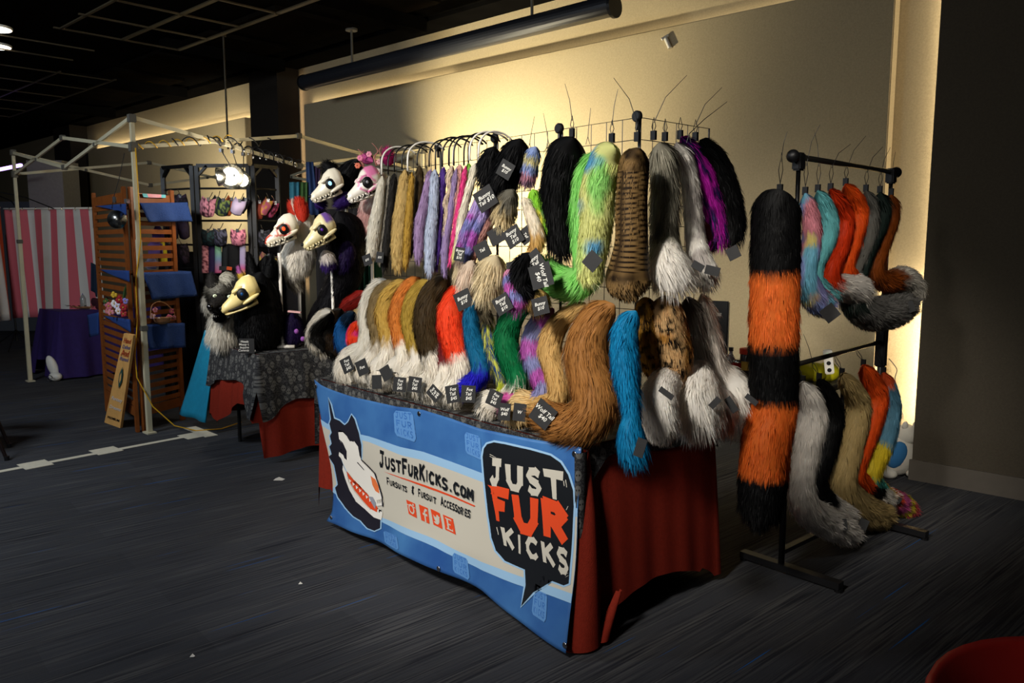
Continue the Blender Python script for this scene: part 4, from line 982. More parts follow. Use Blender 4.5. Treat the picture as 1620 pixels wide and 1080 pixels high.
for x_, y_, dx in ((867, 222, -.02), (838, 226, .02), (930, 216, .01), (1090, 212, .13)):
    P = Vector(pp(b(.29), x_, y_)); m = MB(); m.tube([P, P + Vector((dx*.4, 0, .05)), P + Vector((dx, 0, .11))], [.0016, .0014, .0009], 5); m.tube([P, P+Vector((.008, 0, -.03)), P+Vector((-.008, 0, -.03)), P], .0015, 5)
    tag(m.build('cable_tie', M_bplast, None, loc=P), 'loose black cable tie standing up on the grid bar, %s' % {867: 'behind the big black tail', 838: 'above the pastel tail', 930: 'left of the lime tie-dye tail', 1090: 'curving right above the magenta tail'}[x_], 'cable tie', 'loose cable ties on the grid')

# --- lower row: fox and wolf tails curving forward over the table edge
GF = 'fox tails with white tips along the front of the table'
def fox(label, body, c, tippts, tiptags, split, b0=.20, b1=.03, tipc='efe7d8', L=.034, **k):
    n = len(body); data = [(x, y, w_, b(b0 + (.08-b0)*(i/(n-1))**1.2)) for i, (x, y, w_) in enumerate(body)]
    m_ = len(tippts); data += [(x, y, w_, b(.08 + (b1-.08)*((i+1)/m_))) for i, (x, y, w_) in enumerate(tippts)]
    return tail(label, b(b1), data, TIP(c, tipc, split, .05), L=L, tags=tiptags, group=GF, **k)
fox('all white fox tail at the left end of the lower row', [(612, 444, 22), (590, 461, 26), (579, 490, 26), (580, 524, 26), (578, 550, 34)], 'e6e0d2', [(558, 566, 44), (550, 588, 46), (556, 606, 28)], [(549, 577, 28, FX, b(-.055), 24, .85)], .7, L=.045)
fox('taupe fox tail with white tip, second from the left', [(624, 446, 22), (600, 466, 26), (592, 500, 26), (599, 535, 28)], '85704a', [(592, 562, 34), (580, 585, 44), (586, 606, 28)], [(573, 581, 26, 'Fox', b(-.055), 24, .85)], .66)
fox('mustard yellow fox tail with white tip, third from the left', [(642, 444, 24), (614, 470, 30), (608, 503, 30), (616, 540, 30)], 'c9a450', [(613, 566, 36), (604, 588, 48), (608, 612, 30)], [(596, 604, 6, None, b(-.06), 22, .8)], .66, L=.04)
fox('orange fox tail with white tip, between two mustard ones', [(664, 440, 26), (640, 466, 32), (630, 500, 32), (636, 540, 32)], 'd07c34', [(642, 566, 36), (630, 588, 48), (632, 612, 30)], [(611, 590, 32, None, b(-.05), 22, .85)], .66)
fox('olive gold fox tail with white tip, right of the orange one', [(680, 444, 26), (658, 470, 34), (650, 505, 34), (658, 545, 34)], 'b0913c', [(664, 572, 36), (652, 596, 46), (656, 622, 28)], [(632, 608, 0, FX, b(-.06), 23)], .68)
fox('dark espresso brown fox tail with white tip', [(708, 436, 34), (682, 474, 48), (678, 520, 50), (686, 560, 46)], '42331e', [(692, 588, 44), (680, 608, 44), (684, 628, 28)], [(656, 608, -4, FX, b(-.06), 24)], .70, L=.045)
fox('dark maroon fox tail half hidden beside the bright red one', [(716, 470, 26), (704, 500, 28), (700, 540, 28), (702, 566, 26)], '6a1c20', [(708, 592, 34), (700, 614, 40), (706, 636, 26)], [(687, 622, 52, FX, b(-.05), 24, .8)], .68)
fox('bright red-orange fox tail with white tip', [(738, 446, 26), (714, 486, 44), (716, 528, 46), (728, 570, 42)], 'ee4a26', [(728, 596, 38), (718, 614, 42), (716, 634, 30)], [(716, 623, 14, FX, b(-.065), 28, .85)], .70, L=.045)
fox('teal blue fox tail with royal blue tip', [(748, 474, 14), (745, 500, 28), (750, 540, 34), (762, 580, 36)], '176890', [(752, 602, 34), (738, 610, 28), (733, 626, 16)], [(741, 623, 2, FX, b(-.065), 27, .95)], .72, tipc='2722c4', L=.04)
fox('yellow and blue stranded shaggy tail between teal and green', [(774, 492, 14), (772, 520, 22), (778, 556, 24), (790, 590, 22)], STREAK('d0d05c', '2b4a80', 22, 3), [(794, 606, 18), (790, 618, 12)], [], .95, tipc='c8d040', L=.06)
fox('emerald green fox tail with white tip', [(846, 474, 20), (815, 496, 40), (801, 535, 42), (810, 575, 42), (820, 606, 38)], '107040', [(800, 628, 36), (778, 638, 48), (770, 655, 40)], [(782, 630, -18, FX, b(-.065), 25)], .72, L=.045)
fox('pastel pink and periwinkle striped fox tail with pink tip', [(876, 488, 20), (850, 515, 36), (841, 552, 38), (852, 590, 36), (860, 620, 32)], BANDS((0, 'c060b8'), (.14, '8a8cb8'), (.27, 'b860b0'), (.40, '8688b4'), (.52, 'b45aac'), (.62, '9090bc')), [(835, 636, 30), (806, 634, 34), (798, 648, 26)], [(798, 651, 0, 'Wolf\n$40', b(-.06), 27, .8)], .74, tipc='cf5ca4', L=.042)
fox('camel tan wolf tail with a cream tip, left of the cream-and-brown one', [(926, 480, 24), (886, 510, 38), (870, 550, 42), (882, 600, 40), (882, 630, 36)], 'cfa868', [(856, 640, 40), (828, 638, 46), (818, 656, 44), (822, 676, 26)], [(822, 652, -2, 'W', b(-.055), 28, .8)], .80, tipc='ddc08a', L=.042)
tail('large chestnut brown wolf tail with cream side stripe and a Wolf Tail card', b(.02), [(972, 482, 34, b(.20)), (945, 505, 62, b(.15)), (928, 550, 76, b(.10)), (936, 600, 78, b(.06)), (944, 640, 82, b(.03)), (918, 668, 72, b(.0)), (880, 668, 62, b(-.02)), (852, 652, 40, b(-.03))],
     SIDE('a4703a', 'efe4cc', (e1[0]*1.0, e1[1]*1.0, -.0), .72), L=.05, tags=[(859, 655, -32, 'Wolf Tail\n  $40', b(-.10), 37)], group=GF)
tail('long bright blue fox tail hanging over the front corner of the table', b(.03), [(1006, 492, 26, b(.16)), (990, 520, 46, b(.12)), (988, 560, 50, b(.08)), (993, 610, 42, b(.03)), (999, 655, 32, b(-.03)), (998, 682, 46, b(-.06)), (1002, 712, 52, b(-.07)), (1006, 735, 34, b(-.07))], S('1482b4'), L=.04, tags=[(1013, 708, -12, None, b(-.15), 30, .55)], group=GF)
# left end curls
GC = 'small curled tails at the left end of the table'
tail('round badger-striped tail, white rim around black centre, leftmost on the table', b(.10), [(524, 494, 26), (506, 512, 34), (502, 535, 36), (512, 556, 26)], SIDE('f0e6d4', '14120f', (-e1[0]*.9, -e1[1]*.9, -.1), .05), L=.045, group=GC)
tail('black and brown short tail nested inside the badger-striped one', b(.16), [(540, 490, 20), (524, 515, 34), (524, 545, 36), (534, 562, 20)], MOT(['14120f', '2a1c0c'], 20), L=.035, group=GC)
tail('royal blue and black short curled tail beside the badger one', b(.16), [(560, 494, 18), (544, 515, 28), (544, 542, 30), (552, 560, 20)], BANDS((0, '14283c'), (.3, '1f60a0')), L=.04, group=GC)
tail('red-orange and pink fluffy curl between blue and white tails', b(.12), [(568, 508, 16), (562, 528, 32), (566, 550, 30)], MOT(['e8401e', 'e83a88'], 24, 1), L=.035, group=GC)
tail('dark red tail lying behind the curled tails', b(.30), [(586, 470, 14), (562, 482, 20), (540, 496, 16)], S('7a1812'), L=.03, group=GC)
tail('small butter yellow tail tip behind the red curl', b(.25), [(572, 490, 12), (562, 498, 14), (552, 502, 8)], S('d8b878'), L=.025, group=GC)
# --- right end of the table
GR = 'tails hanging at the right end of the table'
tail('golden leopard tail at the corner, partly behind the blue tail', a(-.05), [(1020, 470, 30), (1024, 510, 40), (1030, 560, 40), (1034, 600, 26)], LEO('b08030', 'c89038', '3a2810', 4), L=.022, rings=60, group=GR)
tail('wide leopard-spotted tail with a white puffy tip', a(-.10), [(1050, 468, 50), (1056, 510, 62), (1064, 560, 66), (1058, 596, 56), (1044, 624, 60, a(-.16)), (1044, 658, 66, a(-.19)), (1052, 694, 44, a(-.18))], TIP(LEO('dcb27c', 'c08840', '1c1610', 1), 'f6f0e6', .57, .04), L=.026, lift=.25, rings=80, tags=[(1054, 622, 60, None, a(-.29), 26, .35)], group=GR)
tail('dark grey long tail with large white tip, right of the leopard one', a(-.09), [(1088, 470, 34), (1098, 520, 36), (1106, 570, 38), (1106, 604, 62, a(-.14)), (1102, 642, 88, a(-.19)), (1106, 686, 56, a(-.18))], TIP('7c766c', 'f4eee4', .56, .06), L=.055, lift=.38, tags=[(1131, 637, -40, None, a(-.31), 20, .5)], group=GR)
tail('off-white long tail with white tip, rightmost on the table', a(-.12), [(1110, 465, 24), (1124, 520, 28), (1136, 575, 32), (1156, 602, 50, a(-.15)), (1168, 638, 66, a(-.19)), (1172, 680, 50, a(-.18))], TIP('dcd2c6', 'f4eee4', .60, .06), L=.055, lift=.38, tags=[(1157, 640, 40, None, a(-.29), 26, .45), (1189, 632, 58, None, a(-.30), 22, .4)], group=GR)
tail('white tail tip squeezed between the two right-hand white tips', a(-.10), [(1134, 612, 40, a(-.14)), (1138, 645, 62, a(-.17)), (1140, 682, 44, a(-.16))], S('e6dcd2'), L=.042, group=GR)
# ================================================================== GARMENT RACK AT THE RIGHT
r = lambda v: ('r', v)
RL = Vector((RF[0]-RN[0], RF[1]-RN[1], 0)); RD = RL.normalized(); RP = Vector((RD.y, -RD.x, 0))
N3 = Vector((RN[0], RN[1], 0)); F3 = Vector((RF[0], RF[1], 0))
t = thing('garment_rack', 'black two-level clothes rack holding tails, right of the main table', 'clothes rack', (N3+F3)/2)
m = MB(); m.tube([N3 - RD*.04 + Vector((0, 0, 1.845)), F3 + RD*.04 + Vector((0, 0, 1.835))], .0125, 14); m.build('top_rail', mat('dark_chrome_tube', '55504a', .25, .9), t, smooth=True)
for P, z in ((N3, 1.845), (F3, 1.835)):
    s_ = -1 if P is N3 else 1
    m = MB(); m.ell(P + RD*s_*.05 + Vector((0, 0, z)), (.028, .028, .028), seg=16); m.build('end_cap', M_bplast, t, smooth=True)
    m = MB(); m.box(P + Vector((0, 0, z-.02)), (.05, .04, .075), rz=math.atan2(RD.y, RD.x), bev=.006); m.build('rail_bracket', M_bplast, t)
    m = MB(); m.tube([P + Vector((0, 0, 1.3)), P + Vector((0, 0, z-.05))], .010, 12); m.build('extension_pole', M_chrome, t, smooth=True)
    m = MB(); m.tube([P + Vector((0, 0, .03)), P + Vector((0, 0, 1.32))], .014, 12); m.build('post', M_bmetal, t, smooth=True)
    m = MB(); m.bar(P - RP*.20 + Vector((0, 0, .030)), P + RP*.28 + Vector((0, 0, .030)), .045, .03); m.build('foot', M_bmetal, t)
    for s2 in (-.19, .27): m = MB(); m.lathe(P + RP*s2 + Vector((0, 0, .0)), [(.018, 0), (.018, .016), (0, .016)], 12); m.build('foot_pad', M_bplast, t)
m = MB(); m.bar(N3 + Vector((0, 0, .10)), F3 + Vector((0, 0, .10)), .03, .02); m.build('base_rail', M_bmetal, t)
m = MB(); m.tube([N3 + Vector((0, 0, .945)), F3 + Vector((0, 0, .98))], .011, 12); m.build('lower_rail', mat('dark_chrome_tube', '55504a', .25, .9), t, smooth=True)
m = MB(); m.box(F3 + Vector((0, 0, .95)), (.045, .05, .20), rz=math.atan2(RD.y, RD.x), bev=.006); m.build('lower_bracket', M_bplast, t)
def rz_at(x, top=True):
    P = pp(r(0), x, 300); k = (Vector((P[0], P[1], 0)) - N3).dot(RD)/RL.length
    q = N3 + RL*k; q.z = (1.845 - .01*k) if top else (.945 + .035*k); return q
def racktail(label, data, col, top=True, up=.1, dx=.02, sp=.05, tags=(), L=.04, group=None, **k):
    o = tail(label, r(sp), data, col, L=L, tags=tags, group=group, **k)
    P = Vector(pp(r(sp*.5), data[0][0], data[0][1]-6)); an = rz_at(data[0][0], top)
    zip_tie(o, P, up, dx, anchor=an); return o
G1 = 'tails on the top rail of the clothes rack'; G2 = 'tails on the lower rail of the clothes rack'
racktail('very long tail in wide black and orange bands at the near rack end', [(1234, 302, 58), (1228, 330, 78), (1226, 420, 80), (1224, 540, 80), (1223, 640, 80), (1212, 700, 80), (1206, 770, 78), (1200, 835, 60)],
    BANDS((0, '0b0b0c'), (.235, 'd8692a'), (.445, '0a0a0b'), (.625, 'd86726'), (.845, '0b0b0c')), up=.09, dx=.02, sp=.13, L=.035, group=G1)
MP = ['8a98cc', 'd8c87a', 'c8808c', '6fb0c8', '9090c4']
racktail('pastel tie-dye tail, second from the near end of the rack', [(1274, 306, 22), (1284, 350, 32), (1283, 391, 32), (1276, 432, 34), (1288, 470, 46), (1308, 486, 42)], MOT(MP, 16, 6), up=.14, dx=.05, sp=.08, tags=[(1313, 495, 42, None, r(.16), 24)], group=G1, L=.035)
racktail('aqua tail curling forward beside the pastel tie-dye one', [(1294, 302, 22), (1310, 340, 32), (1308, 378, 32), (1290, 418, 30), (1290, 448, 34), (1318, 470, 42)], S('6fbcc0'), up=.13, dx=-.03, sp=.04, group=G1, L=.035)
racktail('deep red-orange tail with a white puffy tip on the rack', [(1314, 300, 22), (1336, 340, 32), (1330, 385, 34), (1314, 425, 34), (1318, 448, 36), (1352, 458, 56), (1362, 470, 40)], TIP('c23410', 'e2dcd4', .66, .05), up=.08, dx=.08, sp=.06, group=G1, L=.04)
racktail('bright orange tail beside the deep red one', [(1338, 292, 24), (1358, 330, 32), (1350, 380, 30), (1338, 420, 30), (1350, 448, 34)], S('e8581a'), up=.13, dx=.08, sp=.05, group=G1)
racktail('mid grey tail right of the bright orange one', [(1370, 302, 20), (1380, 338, 26), (1372, 385, 24), (1352, 430, 24), (1350, 462, 30)], S('6c6a64'), up=.10, dx=.07, sp=.05, group=G1)
racktail('dark bottle green tail with a long grey brush end', [(1392, 304, 20), (1396, 340, 28), (1374, 392, 28), (1360, 430, 28), (1346, 470, 40), (1376, 496, 58), (1420, 488, 54), (1440, 476, 32)], TIP('26322e', '74726e', .52, .05), up=.11, dx=.04, sp=.05, group=G1, L=.045)
racktail('rusty brown tail with upcurled white tip at the rack far end', [(1410, 308, 20), (1410, 345, 28), (1392, 395, 30), (1384, 428, 30), (1402, 446, 36), (1428, 442, 46), (1442, 458, 44), (1436, 480, 26)], TIP('8a4416', 'd8d2c6', .70, .04), up=.10, dx=.01, sp=.04, tags=[(1437, 486, 22, None, r(.13), 18)], group=G1)
racktail('long white tail hanging from the near end of the lower rail', [(1270, 604, 28), (1284, 650, 50), (1276, 710, 46), (1268, 765, 44), (1278, 806, 52), (1318, 830, 52), (1350, 844, 38)], S('ece6de'), top=False, up=.09, dx=-.03, sp=.10, tags=[(1334, 829, 14, None, r(.17), 17, .7), (1366, 829, -15, None, r(.16), 17, .8)], group=G2, L=.045)
racktail('black tail with white end, behind the long white one', [(1296, 600, 24), (1316, 650, 40), (1306, 710, 40), (1292, 760, 36), (1312, 796, 36), (1346, 815, 40)], TIP('0f0f10', 'e8e2da', .74, .04), top=False, up=.12, dx=-.04, sp=.06, group=G2, L=.04)
racktail('sandy tan tail with long plush end on the lower rail', [(1332, 592, 26), (1358, 640, 42), (1344, 710, 42), (1334, 765, 46), (1362, 804, 56), (1400, 816, 46)], S('b39b68'), top=False, up=0, sp=.05, group=G2, L=.042)
racktail('orange tail with black band and white end on the lower rail', [(1366, 578, 26), (1386, 626, 40), (1370, 690, 36), (1352, 740, 34), (1364, 762, 30), (1394, 782, 36), (1416, 790, 26)], BANDS((0, 'e4561c'), (.68, '14110f'), (.78, 'e6e0d6')), top=False, up=0, sp=.05, tags=[(1416, 787, 62, None, r(.09), 20, .5)], group=G2)
racktail('rainbow tie-dye tail at the far end of the lower rail', [(1398, 590, 26), (1408, 640, 36), (1396, 700, 40), (1376, 750, 36), (1396, 778, 30), (1424, 796, 38), (1440, 812, 34)], BANDS((0, 'd85a30'), (.06, '5c8ca4'), (.36, 'd8c030'), (.50, '48988c'), (.62, 'd8b02c'), (.70, 'd8502c'), (.78, 'd0609c'), (.86, 'd8c83c'), (.91, 'e0606c')), top=False, up=0, sp=.05, group=G2)

# ------------------------------------------------------------------ low table and clutter behind the racks
def frW(s, n, z=0.): return W(s, n, z)
t = thing('side_table', 'small dark table behind the racks carrying bottles and a power strip', 'table', W(-1.95, 4.22, 0))
m = MB(); wbox(m, -2.75, -1.55, 4.02, 4.50, .70, .735, bev=.005); m.build('tabletop', mat('dark_laminate', '2c2824', .6), t)
for s_ in (-2.7, -1.6):
    for q in (4.07, 4.45): m = MB(); m.tube([W(s_, q, 0.002), W(s_, q, .70)], .013, 8); m.build('leg', M_bmetal, t)
nn = ('n', 4.12)
q = Vector(pp(nn, 1155, 600)); q.z = .735
m = MB(); m.lathe(q, [(0, 0), (.028, 0), (.03, .01), (.03, .075), (.024, .10), (.010, .122), (.010, .14), (0, .14)], 18)
o = tag(m.build('drink_bottle', mat('clear_plastic', 'd0d4d4', .1, trans=.8), None, loc=q, smooth=True), 'clear drink bottle with dark cap beside the white tail tips', 'bottle')
m = MB(); m.lathe(q + Vector((0, 0, .138)), [(0, 0), (.014, 0), (.014, .02), (0, .02)], 14); m.build('cap', M_bplast, o)
m = MB(); m.lathe(q + Vector((0, 0, .02)), [(.0306, 0), (.0306, .045)], 18); m.build('label_band', mat('red_label', 'b02018', .5), o)
q = Vector(pp(nn, 1166, 600)); q.z = .735; q += Vector((.0, -.02, 0))
m = MB(); m.lathe(q, [(0, 0), (.028, 0), (.031, .006), (.031, .088), (.027, .095), (0, .095)], 18)
o = tag(m.build('drink_can', M_silver, None, loc=q, smooth=True), 'silver-rimmed drink can with red wrap between bottle and jar', 'can')
m = MB(); m.lathe(q + Vector((0, 0, .01)), [(.0315, 0), (.0315, .07)], 18); m.build('label_band', mat('red_label', 'b02018', .5), o)
q = Vector(pp(nn, 1180, 600)); q.z = .735
m = MB(); m.lathe(q, [(0, 0), (.034, 0), (.036, .01), (.036, .125), (.03, .135), (0, .135)], 18)
o = tag(m.build('snack_jar', mat('dark_jar', '2c2420', .3), None, loc=q, smooth=True), 'dark jar with a bright red lid next to the orange and black tail', 'jar')
m = MB(); m.lathe(q + Vector((0, 0, .13)), [(0, 0), (.04, 0), (.041, .028), (.036, .032), (0, .032)], 18); m.build('lid', mat('red_lid', 'd03a1c', .5), o)
m = MB(); m.lathe(q + Vector((0, 0, .04)), [(.0366, 0), (.0366, .05)], 18); m.build('label_band', mat('jar_label', 'c8a040', .5), o)
q = Vector(pp(('n', 4.35), 1136, 600)); q.z = .735
t = thing('desktop_monitor', 'dark flat monitor seen from its edge behind the off-white tail', 'monitor', q)
m = MB(); m.box(q + Vector((0, 0, .22)), (.11, .03, .36), rz=-.6, bev=.006); m.build('casing', M_bplast, t)
m = MB(); m.lathe(q, [(0, 0), (.07, 0), (.07, .008), (.012, .014), (.012, .06), (0, .06)], 20); m.build('stand', M_bplast, t)
m = MB(); m.box(q + Vector((-.012, -.0185, .32)), (.03, .002, .02), rz=-.6); m.build('sticker', mat('grey_sticker', '8c8880', .6), t)
q = Vector(pp(('n', 4.25), 1290, 600)); q.z = .735
m = MB()
for i in range(3): m.ell(q + Vector((.07*(i-1), .01*i, .045)), (.07, .06, .055), seg=14)
tag(m.build('yellow_bag', mat('yellow_plastic', 'd0c820', .45, bump=.4, bscale=30), None, loc=q, smooth=True), 'crumpled yellow plastic bag behind the lower rail of the rack', 'bag')
q = Vector(pp(('n', 4.12), 1311, 572)); t = thing('power_strip', 'white power strip with a green light standing behind the lower rail', 'power strip', q - Vector((0, 0, .06)))
Rt = Matrix.Rotation(-.15, 3, 'Y') @ Matrix.Rotation(-.4, 3, 'Z')
m = MB(); m.box(q, (.045, .03, .13), rot=Rt, bev=.005); m.build('housing', M_white, t)
for dz, mm, nm in ((.035, mat('green_lamp', '30c050', .4, emis='30ff60', estr=1.2), 'indicator_light'), (-.005, M_bplast, 'socket'), (-.042, M_bplast, 'socket')):
    m = MB(); m.lathe(q + Rt @ Vector((0, -.0155, dz)), [(0, -.001), (.011, -.001), (.011, .001), (0, .001)], 14, tuple(Rt @ Vector((0, -1, 0)))); m.build(nm, mm, t)
# white and blue plush/bag on the floor by the lit recess
q = Vector(pp(('n', 5.30), 1418, 740)); q.z = 0
t = thing('plush_backpack', 'white plush backpack with a blue oval panel on the floor by the bright recess', 'backpack', q)
m = MB(); m.ell(q + Vector((0, 0, .135)), (.12, .09, .135), seg=20, rings=14); m.ell(q + Vector((.045, -.01, .27)), (.07, .065, .07), seg=16); m.build('body', mat('white_plush', 'c8c4b8', .9, bump=.3), t, smooth=True)
m = MB(); m.ell(q + Vector((-.03, -.055, .15)), (.065, .045, .09), rot=Matrix.Rotation(.35, 3, 'Y'), seg=16); m.build('belly_panel', mat('blue_plush', '2f6a9c', .9), t, smooth=True)
for sx in (-.07, .08): m = MB(); m.ell(q + Vector((sx, -.06, .03)), (.045, .05, .032), seg=12); m.build('foot', mat('white_plush', 'c8c4b8', .9, bump=.3), t, smooth=True)
for sx in (.02, .085): m = MB(); m.ell(q + Vector((sx, -.04, .335)), (.02, .012, .028), seg=10); m.build('ear', mat('white_plush', 'c8c4b8', .9, bump=.3), t, smooth=True)
m = MB(); m.tube([q + Vector((.09, -.05, .24)), q + Vector((.115, -.07, .17)), q + Vector((.09, -.06, .10))], .008, 8); m.build('strap', M_bplast, t, smooth=True)
P0 = Vector(pp(('n', 5.56), 1405, 565)); pts = [Vector(pp(('n', 5.56), x, y)) for x, y in ((1406, 567), (1414, 576), (1419, 585), (1416, 597), (1417, 610), (1420, 618), (1410, 628))]
m = MB(); m.tube([tuple(p) for p in catmull([tuple(p) for p in pts], 24)], .003, 6)
tag(m.build('electric_cable', M_bplast, None, loc=pts[-1], smooth=True), 'thin dark cord hanging down the bright wall recess', 'cable')
q = Vector(pp(('n', 5.40), 1437, 742)); q.z = 0
m = MB(); m.box(q + Vector((0, 0, .012)), (.14, .05, .02), rz=.5, bev=.004); m.box(q + Vector((.02, -.02, .03)), (.10, .03, .012), rz=.75, bev=.003)
tag(m.build('paper_stack', M_white, None, loc=q), 'pale papers lying at the foot of the bright recess', 'paper')

# red tub chair in the lower right corner
c = Vector((1.36, 1.54, 0)); t = thing('tub_chair', 'glossy red rounded tub chair cut off at the lower right corner', 'chair', c)
MR = mat('glossy_red_plastic', 'b82a22', .3, spec=.6)
m = MB(); seg = 40; prof = [(.18, .16), (.32, .19), (.40, .27), (.435, .36), (.442, .435), (.435, .452), (.415, .438), (.38, .36), (.33, .28), (.24, .245), (0, .24)]
m.lathe(c, prof, seg); m.build('seat_shell', MR, t, smooth=True)
m = MB(); m.lathe(c, [(0, .24), (.26, .245), (.33, .28), (.33, .33), (.22, .355), (0, .36)], 30); m.build('seat_cushion', mat('dark_red_vinyl', '7c2420', .4, noise=.3, nscale=8), t, smooth=True)
m = MB(); m.lathe(c, [(0, .0), (.22, 0), (.22, .012), (.03, .03), (.026, .17), (0, .17)], 28); m.build('pedestal', M_chrome, t, smooth=True)

# dark chair leg at the far left edge
q = Vector(atz(11, 728)); t = thing('folding_chair', 'dark metal chair at the far left edge, only a leg in view', 'chair', q)
X = Vector((-1, -.1, 0)); Y = Vector((-.5, .86, 0))
for i, o_ in enumerate((Vector((0, 0, 0)), X*.42, Y*.40, X*.42+Y*.40)):
    m = MB(); m.tube([q + o_ + Vector((0, 0, .004)), q + o_ + X*.14 + Vector((0, 0, .44))], .012, 10); m.build('leg', mat('dark_bronze_metal', '2a2020', .4, .5), t)
    m = MB(); m.lathe(q + o_, [(.016, 0), (.017, .03), (0, .03)], 10); m.build('rubber_foot', M_bplast, t)
m = MB(); m.box(q + X*.37 + Y*.2 + Vector((0, 0, .45)), (.44, .42, .03), bev=.01); m.build('seat', mat('dark_bronze_metal', '2a2020', .4, .5), t)
m = MB(); m.box(q + X*.37 + Y*.41 + Vector((0, 0, .72)), (.42, .025, .24), bev=.008); m.build('backrest', mat('dark_bronze_metal', '2a2020', .4, .5), t)
# ================================================================== REAR TABLE WITH COSTUME HEADS
C2 = atz(410, 561, .74)
def T2(a, b, z=0.): return (C2[0] + a*e1[0] + b*e2[0], C2[1] + a*e1[1] + b*e2[1], z)
folding_table('rear folding table under skull-print and red cloths, carrying the costume heads', T2, .02, .78, .02, 1.5, .735)
def hem2(a, b, oa, ob):
    if ob < -.5: return .28 + .10*sn(a*7)
    if oa < -.5: return .04 + .03*sn(b*5)
    return .2
m2, uv = drape(T2, 0, .80, 0, 1.52, .737, hem2, lambda p, a, b: .018*sn(p*19+2)+.012*sn(p*33), .10, 45)
tag(m2.build('red_tablecloth', M_red, None, loc=T2(.4, .4, .7), smooth=True), 'shorter red cloth under the skull-print cloth of the rear table', 'tablecloth')
def hem2s(a, b, oa, ob):
    c = math.exp(-((a**2+b**2)/.02))
    if ob < -.5: return .53 - .22*c + .02*sn(a*9) - .12*math.exp(-((a-.8)**2)/.02)
    if oa < -.5: return .40 - .10*c + .03*sn(b*8)
    return .5
m2, uv = drape(T2, -.004, .804, -.004, 1.524, .742, hem2s, lambda p, a, b: .010*sn(p*21)+.006*sn(p*47+1), .16, 50, gap=.014)
tag(m2.build('skull_print_tablecloth', M_skull, None, loc=T2(.4, .4, .74), smooth=True, uv=uv), 'dark skull-print cloth draped over the rear table with the costume heads', 'tablecloth')
# teal draped panel left of the rear table
q = Vector(atz(300, 664)); m = MB()
cs = [Vector(aty(324, 522, 6.25)), Vector(aty(345, 530, 6.1)), Vector(aty(326, 668, 6.0)), Vector(aty(284, 655, 6.3))]
def tealf(u, v):
    p = (cs[0]*(1-u)+cs[1]*u)*(1-v) + (cs[3]*(1-u)+cs[2]*u)*v; return p + Vector((0, .02*sn(u*9+v*3), 0))
m.grid(tealf, 14, 14)
tag(m.build('teal_cloth', M_teal, None, loc=q, smooth=True, thick=.01), 'bright teal cloth hanging beside the wooden lattice and the rear table', 'cloth')

